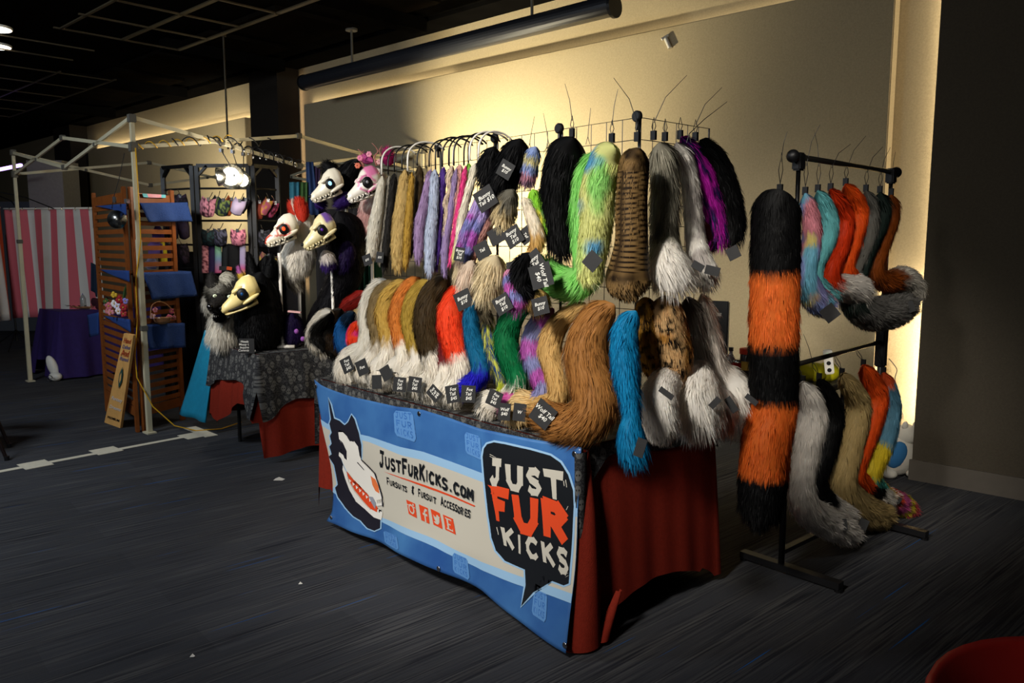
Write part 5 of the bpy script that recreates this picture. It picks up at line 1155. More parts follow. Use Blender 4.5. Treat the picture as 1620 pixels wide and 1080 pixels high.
def Rz(yaw, pitch=0, roll=0): return (Matrix.Rotation(yaw, 3, 'Z') @ Matrix.Rotation(-pitch, 3, 'Y') @ Matrix.Rotation(roll, 3, 'X'))
def skull(t, c, s, R, base, paint=None, eye='101014', iris=None, iris_e=0, teeth=True, jaw=True, lname='skull_mask'):
    c = Vector(c); s = s/.245
    def L(x, y, z): return c + R @ Vector((x*s, y*s, z*s))
    sec = [(-.085, .035, .050, .035), (-.06, .058, .074, .036), (-.02, .066, .082, .030), (.02, .062, .076, .016), (.05, .047, .062, -.002), (.08, .037, .047, -.016), (.11, .031, .037, -.024), (.135, .028, .030, -.030), (.150, .020, .021, -.034), (.156, .007, .009, -.036)]
    def loft(m, sec, seg=22, shape=None):
        k = len(m.v)
        for i, (x, w_, h, z) in enumerate(sec):
            for j in range(seg):
                a_ = 2*math.pi*j/seg; cy, cz = math.cos(a_), math.sin(a_)
                yy = w_*cy*(1 if cz < .2 else 1-.15*cz); zz = h*(cz if cz > 0 else cz*.8)
                m.v.append(tuple(L(x, yy, z+zz)))
        for i in range(len(sec)-1):
            for j in range(seg):
                j2 = (j+1) % seg; m.f.append((k+i*seg+j, k+i*seg+j2, k+(i+1)*seg+j2, k+(i+1)*seg+j)); m.mi.append(0)
        m.f.append(tuple(k+j for j in range(seg))[::-1]); m.mi.append(0); m.f.append(tuple(k+(len(sec)-1)*seg+j for j in range(seg))); m.mi.append(0)
    fine = []
    for i in range(len(sec)-1):
        for f in (0, .33, .66): fine.append(tuple(sec[i][q]*(1-f)+sec[i+1][q]*f for q in range(4)))
    fine.append(sec[-1]); m = MB(); loft(m, fine)
    for sy in (-1, 1):
        m.ell(L(-.02, sy*.058, -.022), (.055*s, .016*s, .014*s), rot=R @ Matrix.Rotation(.25, 3, 'Y'), seg=14)      # cheek arch
        m.ell(L(.03, sy*.044, .052), (.038*s, .016*s, .014*s), rot=R @ Matrix.Rotation(.25, 3, 'Y'), seg=14)        # brow ridge
    pc = paint or (lambda p: base)
    Ri = R.transposed()
    colfn = lambda v: [q for q in lin(pc(tuple((Ri @ (Vector(v)-c))/s)))]
    o = m.build(lname, BONE, t, smooth=True, colfn=colfn)
    me_ = mat('socket_black', '08080a', .5)
    m = MB()
    for sy in (-1, 1): m.ell(L(.012, sy*.057, .018), (.034*s, .015*s, .036*s), rot=R, seg=18)
    m.build('eye_socket', me_, o, smooth=True)
    if iris:
        m = MB()
        for sy in (-1, 1): m.ell(L(.016, sy*.070, .022), ((.012 if iris_e else .009)*s, .006*s, (.014 if iris_e else .010)*s), rot=R, seg=12)
        m.build('glowing_eye' if iris_e else 'eye', mat('eye_'+iris, iris, .2, emis=iris if iris_e else None, estr=iris_e), o, smooth=True)
    m = MB(); m.ell(L(.153, 0, -.018), (.012*s, .014*s, .010*s), rot=R, seg=12); m.build('nose_hole', me_, o, smooth=True)
    if jaw:
        m = MB(); js = [(-.05, .040, .016, -.052), (0, .036, .013, -.062), (.05, .028, .012, -.064), (.10, .023, .011, -.064), (.135, .018, .010, -.062), (.145, .006, .005, -.058)]
        loft(m, js, 16); m.build('jaw', BONE, o, smooth=True, colfn=colfn)
        m = MB(); m.ell(L(.045, 0, -.046), (.098*s, .037*s, .009*s), rot=R, seg=16); m.build('mouth_gap', me_, o, smooth=True)
    if teeth:
        m = MB()
        for sy in (-1, 1):
            for k in range(8):
                x = .005 + k*.0185; w_ = float(np.interp(x, [0, .05, .14], [.05, .040, .024])); z = float(np.interp(x, [0, .14], [-.034, -.044])); hh = .018 if k != 7 else .026
                p = L(x, sy*w_*.92, z); q = L(x+.002, sy*w_*.88, z-hh); m.tube([p, q], [.007*s, .001*s], 6)
                if k % 2: p = L(x+.009, sy*w_*.82, -.058); q = L(x+.009, sy*w_*.84, -.058+.016); m.tube([p, q], [.006*s, .001*s], 6)
        m.build('teeth', BONE, o, smooth=True, colfn=colfn)
    return o
def pole(t, x, y0, y1, Y, foot=True):
    p = Vector(aty(x, y0, Y)); q = Vector((p.x, p.y, .745)); m = MB(); m.tube([p, q], .012, 12)
    if foot: m.tube([q + Vector((-.09, 0, .012)), q + Vector((.09, 0, .012))], .012, 10); m.tube([q + Vector((0, -.08, .012)), q + Vector((0, .08, .012))], .012, 10); m.ell(q + Vector((0, 0, .014)), (.02, .02, .018), seg=10)
    m.build('stand_pole', M_white, t, smooth=True)
def P_(x, y, Y): return Vector(aty(x, y, Y))
def yfur(t, name, Y, data, col, **k):
    pts = []; rr = []
    for q in data:
        YY = q[3] if len(q) > 3 else Y; P = aty(q[0], q[1], YY); pts.append(P); rr.append(q[2]/2*depth(P)/F)
    k.setdefault('dens', 30000); k.setdefault('lift', .34); k.setdefault('core_shrink', .25)
    return fur(name, pts, rr, col, parent=t, **k)
GH = 'costume heads on the rear table'
# 1 grey wolf
q = Vector(atz(352, 549, .745)); t = thing('wolf_costume_head', 'grey and black wolf costume head with pale eyes, leftmost on the rear table', 'costume head', q, GH)
Y = 5.62
yfur(t, 'ruff', Y, [(358, 490, 50), (354, 515, 52), (352, 538, 56), (350, 549, 48)], TIP('b4b0a6', 'ece6d8', .4, .3), L=.06)
yfur(t, 'head_fur', Y, [(366, 462, 44, 5.72), (358, 464, 58, 5.66), (352, 467, 54, 5.58), (346, 471, 42, 5.51)], MOT(['5a574f', 'a8a498', '33312e'], 12, 4), L=.045, taper=True, lift=.3)
yfur(t, 'muzzle', Y, [(352, 474, 38, 5.50), (343, 483, 28, 5.42), (336, 488, 22, 5.35)], S('383533'), L=.016, lift=.2)
yfur(t, 'lower_jaw', Y, [(352, 500, 20, 5.52), (341, 504, 14, 5.42)], S('1c1a1a'), L=.012)
yfur(t, 'cheek_fur', Y, [(334, 464, 14, 5.66), (328, 478, 18, 5.66), (330, 495, 14, 5.62)], S('b4b0a6'), L=.05)
for x0, x1, Y0 in ((339, 334, 5.56), (371, 378, 5.60)):
    yfur(t, 'ear', Y0, [(x0, 456, 26), ((x0+x1)/2, 446, 22), (x1, 432, 9)], S('2c2a28'), L=.02, droop=-.1)
yfur(t, 'forehead_tuft', Y, [(348, 440, 14, 5.6), (358, 442, 26, 5.58), (364, 448, 18, 5.58)], S('c8c4b6'), L=.04)
m = MB(); m.ell(P_(332, 485, 5.30), (.022, .018, .018), seg=16); m.build('nose', mat('wet_black', '0c0c0e', .15, spec=.8), t, smooth=True)
for x, y in ((340, 468), (363, 469)):
    m = MB(); m.ell(P_(x, y, 5.415 if x < 350 else 5.445), (.015, .013, .012), seg=14); e = m.build('eye', mat('pale_green_eye', 'dce8c8', .15), t, smooth=True)
    m = MB(); m.ell(P_(x, y, 5.404 if x < 350 else 5.434), (.004, .004, .005), seg=10); m.build('pupil', M_bplast, e)
m = MB()
for k in range(5): p = P_(336+k*3.0, 499, 5.37+.02*k); m.tube([p, p - Vector((0, 0, .014))], [.005, .001], 6)
m.build('teeth', M_white, t)
# 2 black head with cream skull
q = Vector(atz(412, 556, .745)); t = thing('skull_costume_head', 'black furry costume head with a smooth cream skull mask, beside the grey wolf', 'costume head', q, GH)
yfur(t, 'body_fur', 5.5, [(414, 430, 40), (408, 460, 66), (410, 500, 78), (410, 530, 76), (410, 554, 78)], S('0b0b0d'), L=.035)
yfur(t, 'back_mane', 5.6, [(420, 405, 30), (428, 440, 44), (432, 490, 44), (434, 545, 40)], S('0a0a0c'), L=.035)
for x0, x1 in ((402, 394), (424, 430)): yfur(t, 'ear', 5.5, [(x0, 440, 24), ((x0+x1)/2, 422, 18), (x1, 402, 7)], S('0c0c0e'), L=.02, droop=-.1)
yfur(t, 'coloured_forelock', 5.45, [(388, 448, 8), (382, 436, 9), (378, 425, 4)], BANDS((0, '3c9c40'), (.35, 'c8a838'), (.65, 'b060a0')), L=.03)
skull(t, P_(389, 468, 5.30), .285, Rz(math.radians(200), -.34), 'e4d08c', teeth=False, iris='1c4a80')
m = MB()
for k in range(9): p = P_(364+k*5.5, 497-2.4*k*.6+(k % 2)*2, 5.16+.012*k); m.ell(p, (.011, .006, .008), seg=8)
# 3 white and red
t = thing('skull_costume_head', 'white furry costume head with red ear and red-eyed skull mask', 'costume head', Vector(aty(474, 549, 5.75)), GH)
yfur(t, 'neck_fur', 5.72, [(478, 372, 44), (474, 400, 58), (466, 422, 52), (462, 440, 34)], S('f6f1e6'), L=.05)
yfur(t, 'head_fur', 5.7, [(476, 330, 26), (478, 348, 34), (480, 368, 42), (478, 385, 46)], S('f4eee2'), L=.04)
yfur(t, 'ear', 5.68, [(470, 344, 20), (464, 330, 18), (461, 318, 10)], SIDE('e0d6c8', 'b83424', (-1, -.4, .3), .2), L=.025, droop=-.1)
yfur(t, 'red_ear', 5.64, [(479, 352, 14), (478, 336, 24), (474, 320, 20), (472, 313, 10)], S('c23422'), L=.025, droop=-.1)
yfur(t, 'lower_ruff', 5.75, [(456, 438, 26), (465, 446, 24), (472, 456, 10)], S('a8a090'), L=.05)
red_paint = lambda p: 'b03020' if (p[0] > .10 and p[2] > -.04 and abs(p[1]) < .02) or (abs(p[2]+.025-.25*p[0]) < .006 and p[0] > .0) or (abs(math.hypot(p[0]-.018, p[2]-.014)-.040) < .004) else 'e6dcc4'
skull(t, P_(453, 366, 5.52), .255, Rz(math.radians(200), -.30), 'e6dcc4', paint=red_paint, iris='f04a20', iris_e=1.2)
pole(t, 473, 440, 549, 5.75)
# 4 black with purple accents
t = thing('skull_costume_head', 'black costume head with cream skull mask, violet eye and white throat', 'costume head', Vector(aty(526, 549, 5.75)), GH)
yfur(t, 'body_fur', 5.82, [(535, 335, 52), (545, 365, 66), (548, 400, 62), (545, 435, 58), (530, 470, 50), (516, 505, 60), (510, 545, 62)], S('0c0b10'), L=.04)
yfur(t, 'throat_fur', 5.62, [(512, 396, 22), (518, 410, 28), (520, 425, 22)], TIP('d8d0ca', '38206a', .72, .1), L=.045)
yfur(t, 'purple_mane', 5.7, [(550, 380, 26), (548, 410, 30), (540, 430, 20)], S('20123e'), L=.035)
pp_paint = lambda p: '6a4a90' if (p[0] < -.03 and p[2] > .05) else ('3a3040' if abs(p[0]-.0-.5*p[2]) < .003 and p[2] < -.02 else 'd8cb9c')
skull(t, P_(512, 367, 5.54), .27, Rz(math.radians(205), -.42), 'd8cb9c', paint=pp_paint, iris='5a2c9c')
pole(t, 525, 420, 549, 5.72)
# 5 tall black and purple, back
t = thing('skull_costume_head', 'tall black shaggy costume head with pale skull mask and purple collar, behind the others', 'costume head', Vector(aty(540, 545, 6.2)), GH)
yfur(t, 'crest_fur', 6.05, [(566, 252, 22), (560, 264, 32), (548, 284, 48), (550, 305, 52), (554, 325, 44)], S('0a0a0c'), L=.05, lift=.45)
yfur(t, 'ear', 6.1, [(528, 276, 34), (520, 266, 26), (512, 258, 12)], S('0c0c0e'), L=.03, droop=-.1)
yfur(t, 'collar_fur', 5.92, [(552, 304, 22), (544, 316, 26), (530, 326, 22)], S('36206c'), L=.03)
yfur(t, 'collar_fur', 5.9, [(498, 316, 14), (506, 322, 20), (514, 326, 14)], S('36206c'), L=.03)
skull(t, P_(524, 295, 5.85), .27, Rz(math.radians(205), -.34), 'ddd6c2', iris='8fd0ff', iris_e=1.5)
pole(t, 548, 330, 545, 6.15)
# 6 pink white
t = thing('skull_costume_head', 'white and pink costume head with glossy skull mask and flower horns, by the grid', 'costume head', Vector(aty(592, 545, 5.9)), GH)
yfur(t, 'neck_fur', 5.9, [(596, 300, 36), (590, 325, 44), (584, 352, 40), (582, 385, 34)], TIP('e2d6cc', 'c89a94', .3, .2), L=.035)
yfur(t, 'head_fur', 5.9, [(602, 268, 36), (596, 278, 48), (588, 290, 40)], S('ded2c8'), L=.04)
pk = lambda p: 'd878a4' if (p[0] < .0 and p[2] > .04) or (abs(math.hypot(p[0]-.018, p[2]-.014)-.047) < .006) else 'e8e2d6'
skull(t, P_(583, 293, 5.70), .28, Rz(math.radians(203), -.36), 'e8e2d6', paint=pk, iris='8c8c92')
yfur(t, 'magenta_ear', 5.95, [(612, 262, 22), (615, 246, 20), (612, 236, 12)], S('c02c78'), L=.035, droop=-.2, lift=.5)
yfur(t, 'pink_ear', 5.9, [(590, 256, 14), (580, 250, 18), (574, 246, 8)], SIDE('141012', 'c85898', (0, -1, -.3), .3), L=.02, droop=0)
for pts in ([(596, 262), (592, 248), (598, 240), (594, 232), (588, 226)], [(576, 262), (568, 250), (572, 242), (566, 236)], [(600, 262), (604, 248), (600, 238), (604, 230)], [(582, 268), (572, 262), (560, 258)]):
    m = MB(); P = [tuple(P_(x, y, 5.8)) for x, y in pts]; m.tube(catmull(P, 10).tolist(), np.linspace(.007, .002, 10).tolist(), 7)
    for i in range(1, len(P)-1): p = Vector(P[i]); m.tube([p, p + Vector((.02*(-1)**i, 0, .022))], [.004, .001], 5)
    m.build('horn', mat('pink_brown_horn', 'a86a60', .5), t, smooth=True)
for x, y, c_ in ((570, 250, 'd87a9c'), (584, 244, 'e090a8'), (600, 256, 'd8a0a0'), (566, 262, 'c86a50')):
    m = MB(); c0 = P_(x, y, 5.78)
    for k in range(6): a_ = k*math.pi/3; m.ell(c0 + Vector((.012*math.cos(a_), -.004, .012*math.sin(a_))), (.010, .004, .010), seg=8)
    m.build('flower', mat('petal_'+c_, c_, .7), t, smooth=True)
pole(t, 588, 380, 545, 5.9)
# additional stand pole and small things on the rear table
q = Vector(aty(447, 545, 5.55)); t = thing('display_stand', 'bare white plastic pipe stand between the black skull head and the white one', 'stand', q)
m = MB(); m.tube([(q.x, q.y, .76), (q.x, q.y, aty(446, 400, 5.55)[2])], .012, 12); m.build('pole', M_white, t, smooth=True)
m = MB(); m.tube([(q.x-.03, q.y-.02, .757), (q.x+.09, q.y-.02, .757)], .013, 10); m.ell((q.x, q.y, .762), (.02, .02, .02), seg=10); m.build('foot', M_white, t, smooth=True)
q = Vector(pp(('Y', 5.28), 391, 562)); q.z = .745; t = thing('price_sign', 'small black sign with white handwriting at the corner of the rear table', 'sign', q)
m = MB(); m.box(q + Vector((0, 0, .05)), (.105, .006, .10), rz=-.05); m.build('card', M_tag, t)
v, f = text_mesh('Heads by\nMessy Craft\nInquire for\nCommissions'); m = MB(); m.add([q + Vector((p[0]*.021, -.0045 - p[0]*-.05*.021, .05 + p[1]*.021)) for p in v], f); m.build('lettering', M_chalk, t)
t = thing('purple_costume_paw', 'dark purple plush with two lilac balls standing among the black heads', 'plush', Vector(atz(462, 549, .745)))
yfur(t, 'plush_fur', 5.6, [(462, 495, 26), (464, 520, 36), (464, 545, 40)], S('1c1038'), L=.025)
for x, y in ((469, 524), (479, 536)):
    m = MB(); m.ell(P_(x, y, 5.42), (.016, .014, .018), seg=14); m.build('lilac_ball', mat('lilac_ball', '8a4c9c', .6), t, smooth=True)
m = MB(); p0, p1 = P_(462, 476, 5.5), P_(464, 490, 5.5); m.bar(P_(456, 492, 5.5), P_(476, 494, 5.5), .03, .012); m.build('pink_rim', mat('pale_pink', 'd8a8a8', .6), t)
q = P_(566, 468, 5.1); q.z = 1.0
o = yfur(None, 'red_fur_bundle', 5.2, [(580, 462, 20), (560, 478, 30), (545, 492, 26)], S('8c1c14'), L=.04); tag(o, 'dark red fur bundle on the rear table right of the black heads', 'fur bundle')

# ================================================================== TENT FRAME
t = thing('canopy_tent_frame', 'cream metal pop-up tent frame without its canvas, left of the display', 'tent frame', W(-6.3, 2.55, 0))
PA = Vector((-2.85, 6.08, 0)); PB = Vector((-5.21, 8.43, 0)); PCc = PA + Vector((.68, .734, 0))*2.86; PD = PB + Vector((.68, .734, 0))*2.80
ZT, ZS, ZMT, ZMB = 2.42, 2.20, 2.42, 2.16
for P, zt in ((PA, 2.42), (PB, 2.43), (PCc, 2.42), (PD, 2.42)):
    m = MB(); m.box(P + Vector((0, 0, .76+.0)), (.038, .038, 1.50), rz=ANG, bev=.003); m.build('lower_leg', M_tent, t)
    m = MB(); m.box(P + Vector((0, 0, (1.45+zt)/2)), (.030, .030, zt-1.45), rz=ANG, bev=.002); m.build('upper_leg', M_tent, t)
    m = MB(); m.box(P + Vector((0, 0, zt-.01)), (.052, .052, .06), rz=ANG, bev=.004); m.build('top_joint', M_tentj, t)
    m = MB(); m.box(P + Vector((0, 0, ZS)), (.055, .055, .07), rz=ANG, bev=.004); m.build('slider', M_tentj, t)
    m = MB(); m.box(P + Vector((0, 0, .83 if P is PA else 1.50)), (.050, .050, .04), rz=ANG, bev=.003); m.build('height_clip', M_tentj, t)
    m = MB(); m.box(P + Vector((0, 0, .006)), (.10, .07, .012), rz=ANG); m.build('foot_plate', M_tent, t)
def scissor(A_, B_):
    M_ = (A_+B_)/2; up = lambda P, z: P + Vector((0, 0, z))
    for p, q in ((up(A_, ZT), up(M_, ZMB)), (up(A_, ZS), up(M_, ZMT)), (up(M_, ZMT), up(B_, ZS)), (up(M_, ZMB), up(B_, ZT))):
        m = MB(); m.bar(p, q, .016, .028); m.build('truss_bar', M_tent, t)
    for z in (ZMT, ZMB): m = MB(); m.box(up(M_, z), (.045, .045, .045), rz=ANG, bev=.004); m.build('truss_joint', M_tentj, t)
    for P in ((A_*.75+B_*.25), (A_*.25+B_*.75)): m = MB(); m.box(up(P, (ZT+ZMB)/2), (.03, .03, .03), rz=ANG, bev=.003); m.build('pivot', M_tentj, t)
for p, q in ((PA, PB), (PA, PCc), (PB, PD), (PCc, PD)): scissor(p, q)
# twisted yellow/black cords wound on the front truss
def helix(p, q, r, turns, n=None):
    p = Vector(p); q = Vector(q); d = (q-p); L = d.length; d.normalize(); u = d.orthogonal().normalized(); v = d.cross(u); n = n or int(turns*10)
    return [p + d*L*i/n + (u*math.cos(2*math.pi*turns*i/n) + v*math.sin(2*math.pi*turns*i/n))*r for i in range(n+1)]
MC = (PA+PCc)/2; m = MB(); m.tube(helix(PA + Vector((.02, .02, 2.21)), PA*.45+MC*.55+Vector((0, 0, 2.34)), .026, 7), .004, 6)
m.tube([PA + Vector((.03, -.03, 2.19)), PA + Vector((.035, -.035, 1.9)), PA + Vector((.03, -.03, 1.5)), PA + Vector((-.025, -.03, 1.2)), PA + Vector((-.03, -.03, .9)), PA + Vector((-.06, -.04, .62)), PA + Vector((-.05, -.05, .45)), PA + Vector((.05, -.03, .22)), PA + Vector((.18, .04, .05)), PA + Vector((.34, .06, .006)), PA + Vector((.52, .12, .006)), PA + Vector((.62, .30, .02))], .005, 6)
tag(m.build('yellow_extension_cord', M_yellow, None, loc=PA, smooth=True), 'yellow extension cord wound down the nearest tent leg onto the floor', 'cord')
m = MB(); m.tube(helix(PA*.6+MC*.4+Vector((0, 0, 2.32)), MC + Vector((0, 0, 2.18)), .03, 9), .006, 6); m.tube(helix(PA*.8+MC*.2+Vector((0, 0, 2.27)), PA*.2+MC*.8+Vector((0, 0, 2.34)), .034, 5), .005, 6)
tag(m.build('black_extension_cord', M_bplast, None, loc=MC, smooth=True), 'black cord tangled around the tent truss above the lit clamp lamps', 'cord')
o = thing('string_light_bundle', 'small shiny string lights wound along the tent truss right of the lamps', 'string lights', MC + Vector((-.3, -.3, 2.2)))
m = MB(); m.tube(helix(PA*.35+MC*.65+Vector((0, 0, 2.27)), MC+Vector((.02, .02, 2.17)), .035, 6), .002, 5); m.build('wire', M_bplast, o)
for i in range(12):
    p = (PA*.35+MC*.65).lerp(MC, i/11) + Vector((random.uniform(-.03, .03), random.uniform(-.05, 0), 2.24 - .07*i/11 + random.uniform(-.03, .03))); m = MB(); m.ell(p, (.009, .009, .012), seg=8, rings=6); m.build('bulb', M_chrome, o, smooth=True)
# clamp lamps
def clamp_lamp(label, c, direc, r_=.075, lit=True, hang=None):
    c = Vector(c); t = thing('clamp_lamp', label, 'clamp lamp', c, 'clamp lamps on the tent'); d = Vector(direc).normalized()
    m = MB(); m.lathe(c, [(r_, 0), (r_*.97, -.015), (r_*.75, -.05), (r_*.35, -.075), (.02, -.085), (.018, -.085), (r_*.33, -.072), (r_*.72, -.048), (r_*.95, -.013), (r_*.98, 0)], 28, tuple(d)); m.build('reflector', M_silver, t, smooth=True)
    m = MB(); m.tube([c - d*.08, c - d*.14], .019, 12); m.build('socket', M_bplast, t, smooth=True)
    m = MB(); rb = r_*(.68 if lit else .28); m.ell(c + d*(.012 if lit else -.035), (rb, rb, rb), seg=16); m.build('bulb', mat('lit_bulb', 'fff6e8', .5, emis='fff0dc', estr=40) if lit else mat('frosted_bulb', '9a968c', .3), t, smooth=True)
    top = Vector(hang) if hang else c + Vector((0, .0, .15)); m = MB(); m.tube([c - d*.13, (c - d*.13 + top)/2 + Vector((.01, 0, 0)), top], .004, 6); m.build('cord', M_bplast, t)
    m = MB(); m.box(top, (.02, .05, .03)); m.build('clamp', M_chrome, t); return t
clamp_lamp('lit clamp lamp shining at the camera, left of the two glowing ones', aty(366, 279, 6.62), (-.1, -1, -.05), .105, True, aty(368, 240, 6.66))
clamp_lamp('smaller lit clamp lamp just right of the brightest one', aty(383, 285, 6.72), (.35, -1, -.15), .072, True, aty(385, 244, 6.78))
clamp_lamp('unlit looking clamp lamp turned left, beside the brightest lamp', aty(344, 280, 6.55), (-1, -.15, -.1), .075, False, aty(350, 238, 6.6))
cl4 = clamp_lamp('round aluminium clamp lamp hanging dark by the nearest tent leg', aty(185, 347, 6.0), (.28, -1, -.02), .068, False, aty(201, 318, 6.05))
m = MB(); m.tube([aty(197, 242, 6.1), aty(188, 285, 6.05), aty(180, 312, 6.02), aty(177, 330, 6.0)], .003, 5); m.box(aty(181, 316, 6.02), (.02, .02, .045))
m.build('hanging_cord', M_bplast, cl4)
# coloured flags/cloths behind the lights
for pts, c_, l_ in (([(458, 288), (474, 288), (474, 345), (459, 345)], '14485a', 'teal strip of hanging fabric beside the tent truss, leftmost of three'), ([(474, 288), (487, 288), (487, 350), (474, 350)], '24401c', 'green strip of hanging fabric between teal and blue strips'), ([(484, 256), (496, 256), (506, 340), (486, 340)], '0e2448', 'navy blue hanging fabric left of the tall black costume head'), ([(496, 262), (508, 268), (504, 300), (499, 300)], '241434', 'purple sliver of hanging fabric by the black head')):
    cs_ = [Vector(aty(x, y, 6.9)) for x, y in pts]; m = MB(); m.grid(lambda u, v: (cs_[0]*(1-u)+cs_[1]*u)*(1-v)+(cs_[3]*(1-u)+cs_[2]*u)*v + Vector((0, .012*sn(u*12), 0)), 10, 6)
    tag(m.build('hanging_fabric', mat('fabric_'+c_, c_, .9), None, loc=cs_[3], smooth=True, thick=.004), l_, 'fabric')

# ================================================================== WOODEN LATTICE SHELF
t = thing('lattice_shelf', 'orange stained slatted wood folding screen shelf beside the nearest tent leg', 'shelf', (-2.94, 6.12, 0))
LA = Vector(atz(169, 650)); LB = Vector(atz(219, 684)); LCc = Vector(atz(292, 663))
LA.z = LB.z = LCc.z = 0
ZL = 1.91
def lattice(p, q, n=27, zt=ZL):
    d = (q-p).normalized(); L = (q-p).length; ang = math.atan2(d.y, d.x)
    for e in (p + d*.022, q - d*.022):
        m = MB(); m.box(e + Vector((0, 0, zt/2)), (.044, .028, zt), rz=ang, bev=.003); m.build('stile', M_wood, t)
    first = None
    for i in range(n):
        z = .16 + (zt-.24)*i/(n-1); h_ = .036 if 0 < i < n-1 else .075
        if h_ == .036 and first is not None:
            c = copy_part(first, t, (0, 0, 0)); c.location = first.location + Vector((0, 0, z-fz)); continue
        m = MB(); m.box((p+q)/2 + Vector((0, 0, z)), (L-.088, .014, h_), rz=ang); o = m.build('slat', M_wood, t)
        if h_ == .036: first = o; fz = z
lattice(LA, LB); lattice(LB + Vector((.02, .03, 0)), LCc)
for z in (1.78, 1.25, .84):
    m = MB(); pts = [LA.lerp(LB, .15), LB + Vector((.0, .05, 0)), LCc + (LCc-LB).normalized()*.02, (LA+LCc)/2 + Vector((.25, .1, 0))]
    m.add([Vector((p.x, p.y, z+dz)) for dz in (-.015, .0) for p in pts], [(3, 2, 1, 0), (4, 5, 6, 7), (0, 1, 5, 4), (1, 2, 6, 5), (2, 3, 7, 6), (3, 0, 4, 7)]); m.build('shelf_board', M_wood, t)
m = MB(); q = Vector(aty(243, 309, 6.28)); q2 = LB.lerp(LCc, .45)
nB = Vector(((LCc-LB).y, -(LCc-LB).x, 0)).normalized(); pB = (LB, LCc)
def onB(x, y, off=.02):
    p = onpl(x, y, (LB+nB*off)[:2], (LCc+nB*off)[:2]); return Vector(p)
nA = Vector((-(LA-LB).y, (LA-LB).x, 0)).normalized(); nA = nA if nA.y < 0 else -nA
def onA(x, y, off=.02): return Vector(onpl(x, y, (LB+nA*off)[:2], (LA+nA*off)[:2]))
for k, (wedge, dr_) in enumerate((([(151, 326), (199, 322), (200, 340), (178, 331)], [(222, 321), (296, 320), (300, 350), (230, 351)]), ([(157, 426), (204, 428), (205, 446), (180, 436)], [(226, 431), (302, 429), (308, 468), (236, 474)]), ([(163, 499), (206, 505), (207, 526), (185, 512)], [(229, 514), (292, 511), (289, 549), (232, 553)]))):
    cl = thing('shelf_cloth', ('royal blue cloth over the top shelf of the lattice', 'royal blue cloth over the middle shelf of the lattice', 'royal blue cloth over the lowest shelf of the lattice, under the flowers')[k], 'cloth', onB(*dr_[0]), 'blue shelf cloths on the lattice')
    w_ = [onA(*p, .03) for p in wedge]; m = MB(); m.grid(lambda u, v: (w_[0]*(1-u)+w_[1]*u)*(1-v)+(w_[3]*(1-u)+w_[2]*u)*v, 8, 4); m.build('side_fold', M_blue, cl, smooth=True, thick=.006)
    w2 = [onB(*p, .05) for p in dr_]; m = MB(); m.grid(lambda u, v: (w2[0]*(1-u)+w2[1]*u)*(1-v)+(w2[3]*(1-u)+w2[2]*u)*v + nB*(.015*sn(u*14+1)*v+.02*v), 24, 8); m.build('front_drop', M_blue, cl, smooth=True, thick=.006)
    m = MB(); z = w2[0].z; a1_, a2_ = w2[0].copy(), w2[1].copy(); m.add([a1_, a2_, a2_ + Vector((-.25, .25, .003)), a1_ + Vector((-.12, .25, .003))], [(0, 1, 2, 3)]); m.build('top_layer', M_blue, cl)
    if k == 2:
        w3 = [onA(138, 498, .0), onA(156, 494, .0), onA(156, 530, .0), onA(142, 533, .0)]; m = MB(); m.grid(lambda u, v: (w3[0]*(1-u)+w3[1]*u)*(1-v)+(w3[3]*(1-u)+w3[2]*u)*v, 6, 6); m.build('end_drop', M_blue, cl, smooth=True, thick=.006)
# small flag sticker
w_ = [onB(225, 306, .03), onB(262, 308, .03), onB(262, 313, .03), onB(227, 312, .03)]
bs = thing('pastel_striped_label', 'narrow pastel blue and pink striped label at the top of the lattice', 'label', w_[0])
for i, c_ in enumerate(('6ac0d0', 'e8a0b0', 'e8a8b8', 'e8a0b0', '6ac0d0')):
    m = MB(); u0, u1 = i/5, (i+1)/5; A_ = lambda u, v: (w_[0]*(1-u)+w_[1]*u)*(1-v)+(w_[3]*(1-u)+w_[2]*u)*v; m.add([A_(u0, 0), A_(u1, 0), A_(u1, 1), A_(u0, 1)], [(0, 1, 2, 3)]); m.build('stripe', mat('stripe_'+c_, c_, .7), bs, thick=.004)
# items seen between the slats
for x, y, w_, h_, c_, l_ in ((250, 370, .09, .09, '6a58c0', 'violet toy seen between the slats on the upper lattice shelf'), (246, 395, .11, .13, '8a6cb8', 'lilac folded item seen between the slats'), (258, 402, .06, .17, 'c8b82c', 'yellow item standing between the slats next to the lilac one'), (240, 418, .10, .08, 'a8a0b8', 'pale grey item low behind the slats')):
    p = onB(x, y, -.16); m = MB(); m.box(p, (w_, .05, h_), rz=.3, bev=.015); m.ell(p + Vector((0, 0, h_*.5)), (w_*.3, .03, .025), seg=12)
    tag(m.build('shelf_toy', mat('toy_'+c_, c_, .7), None, loc=p), l_, 'shelf item', 'things behind the slats')
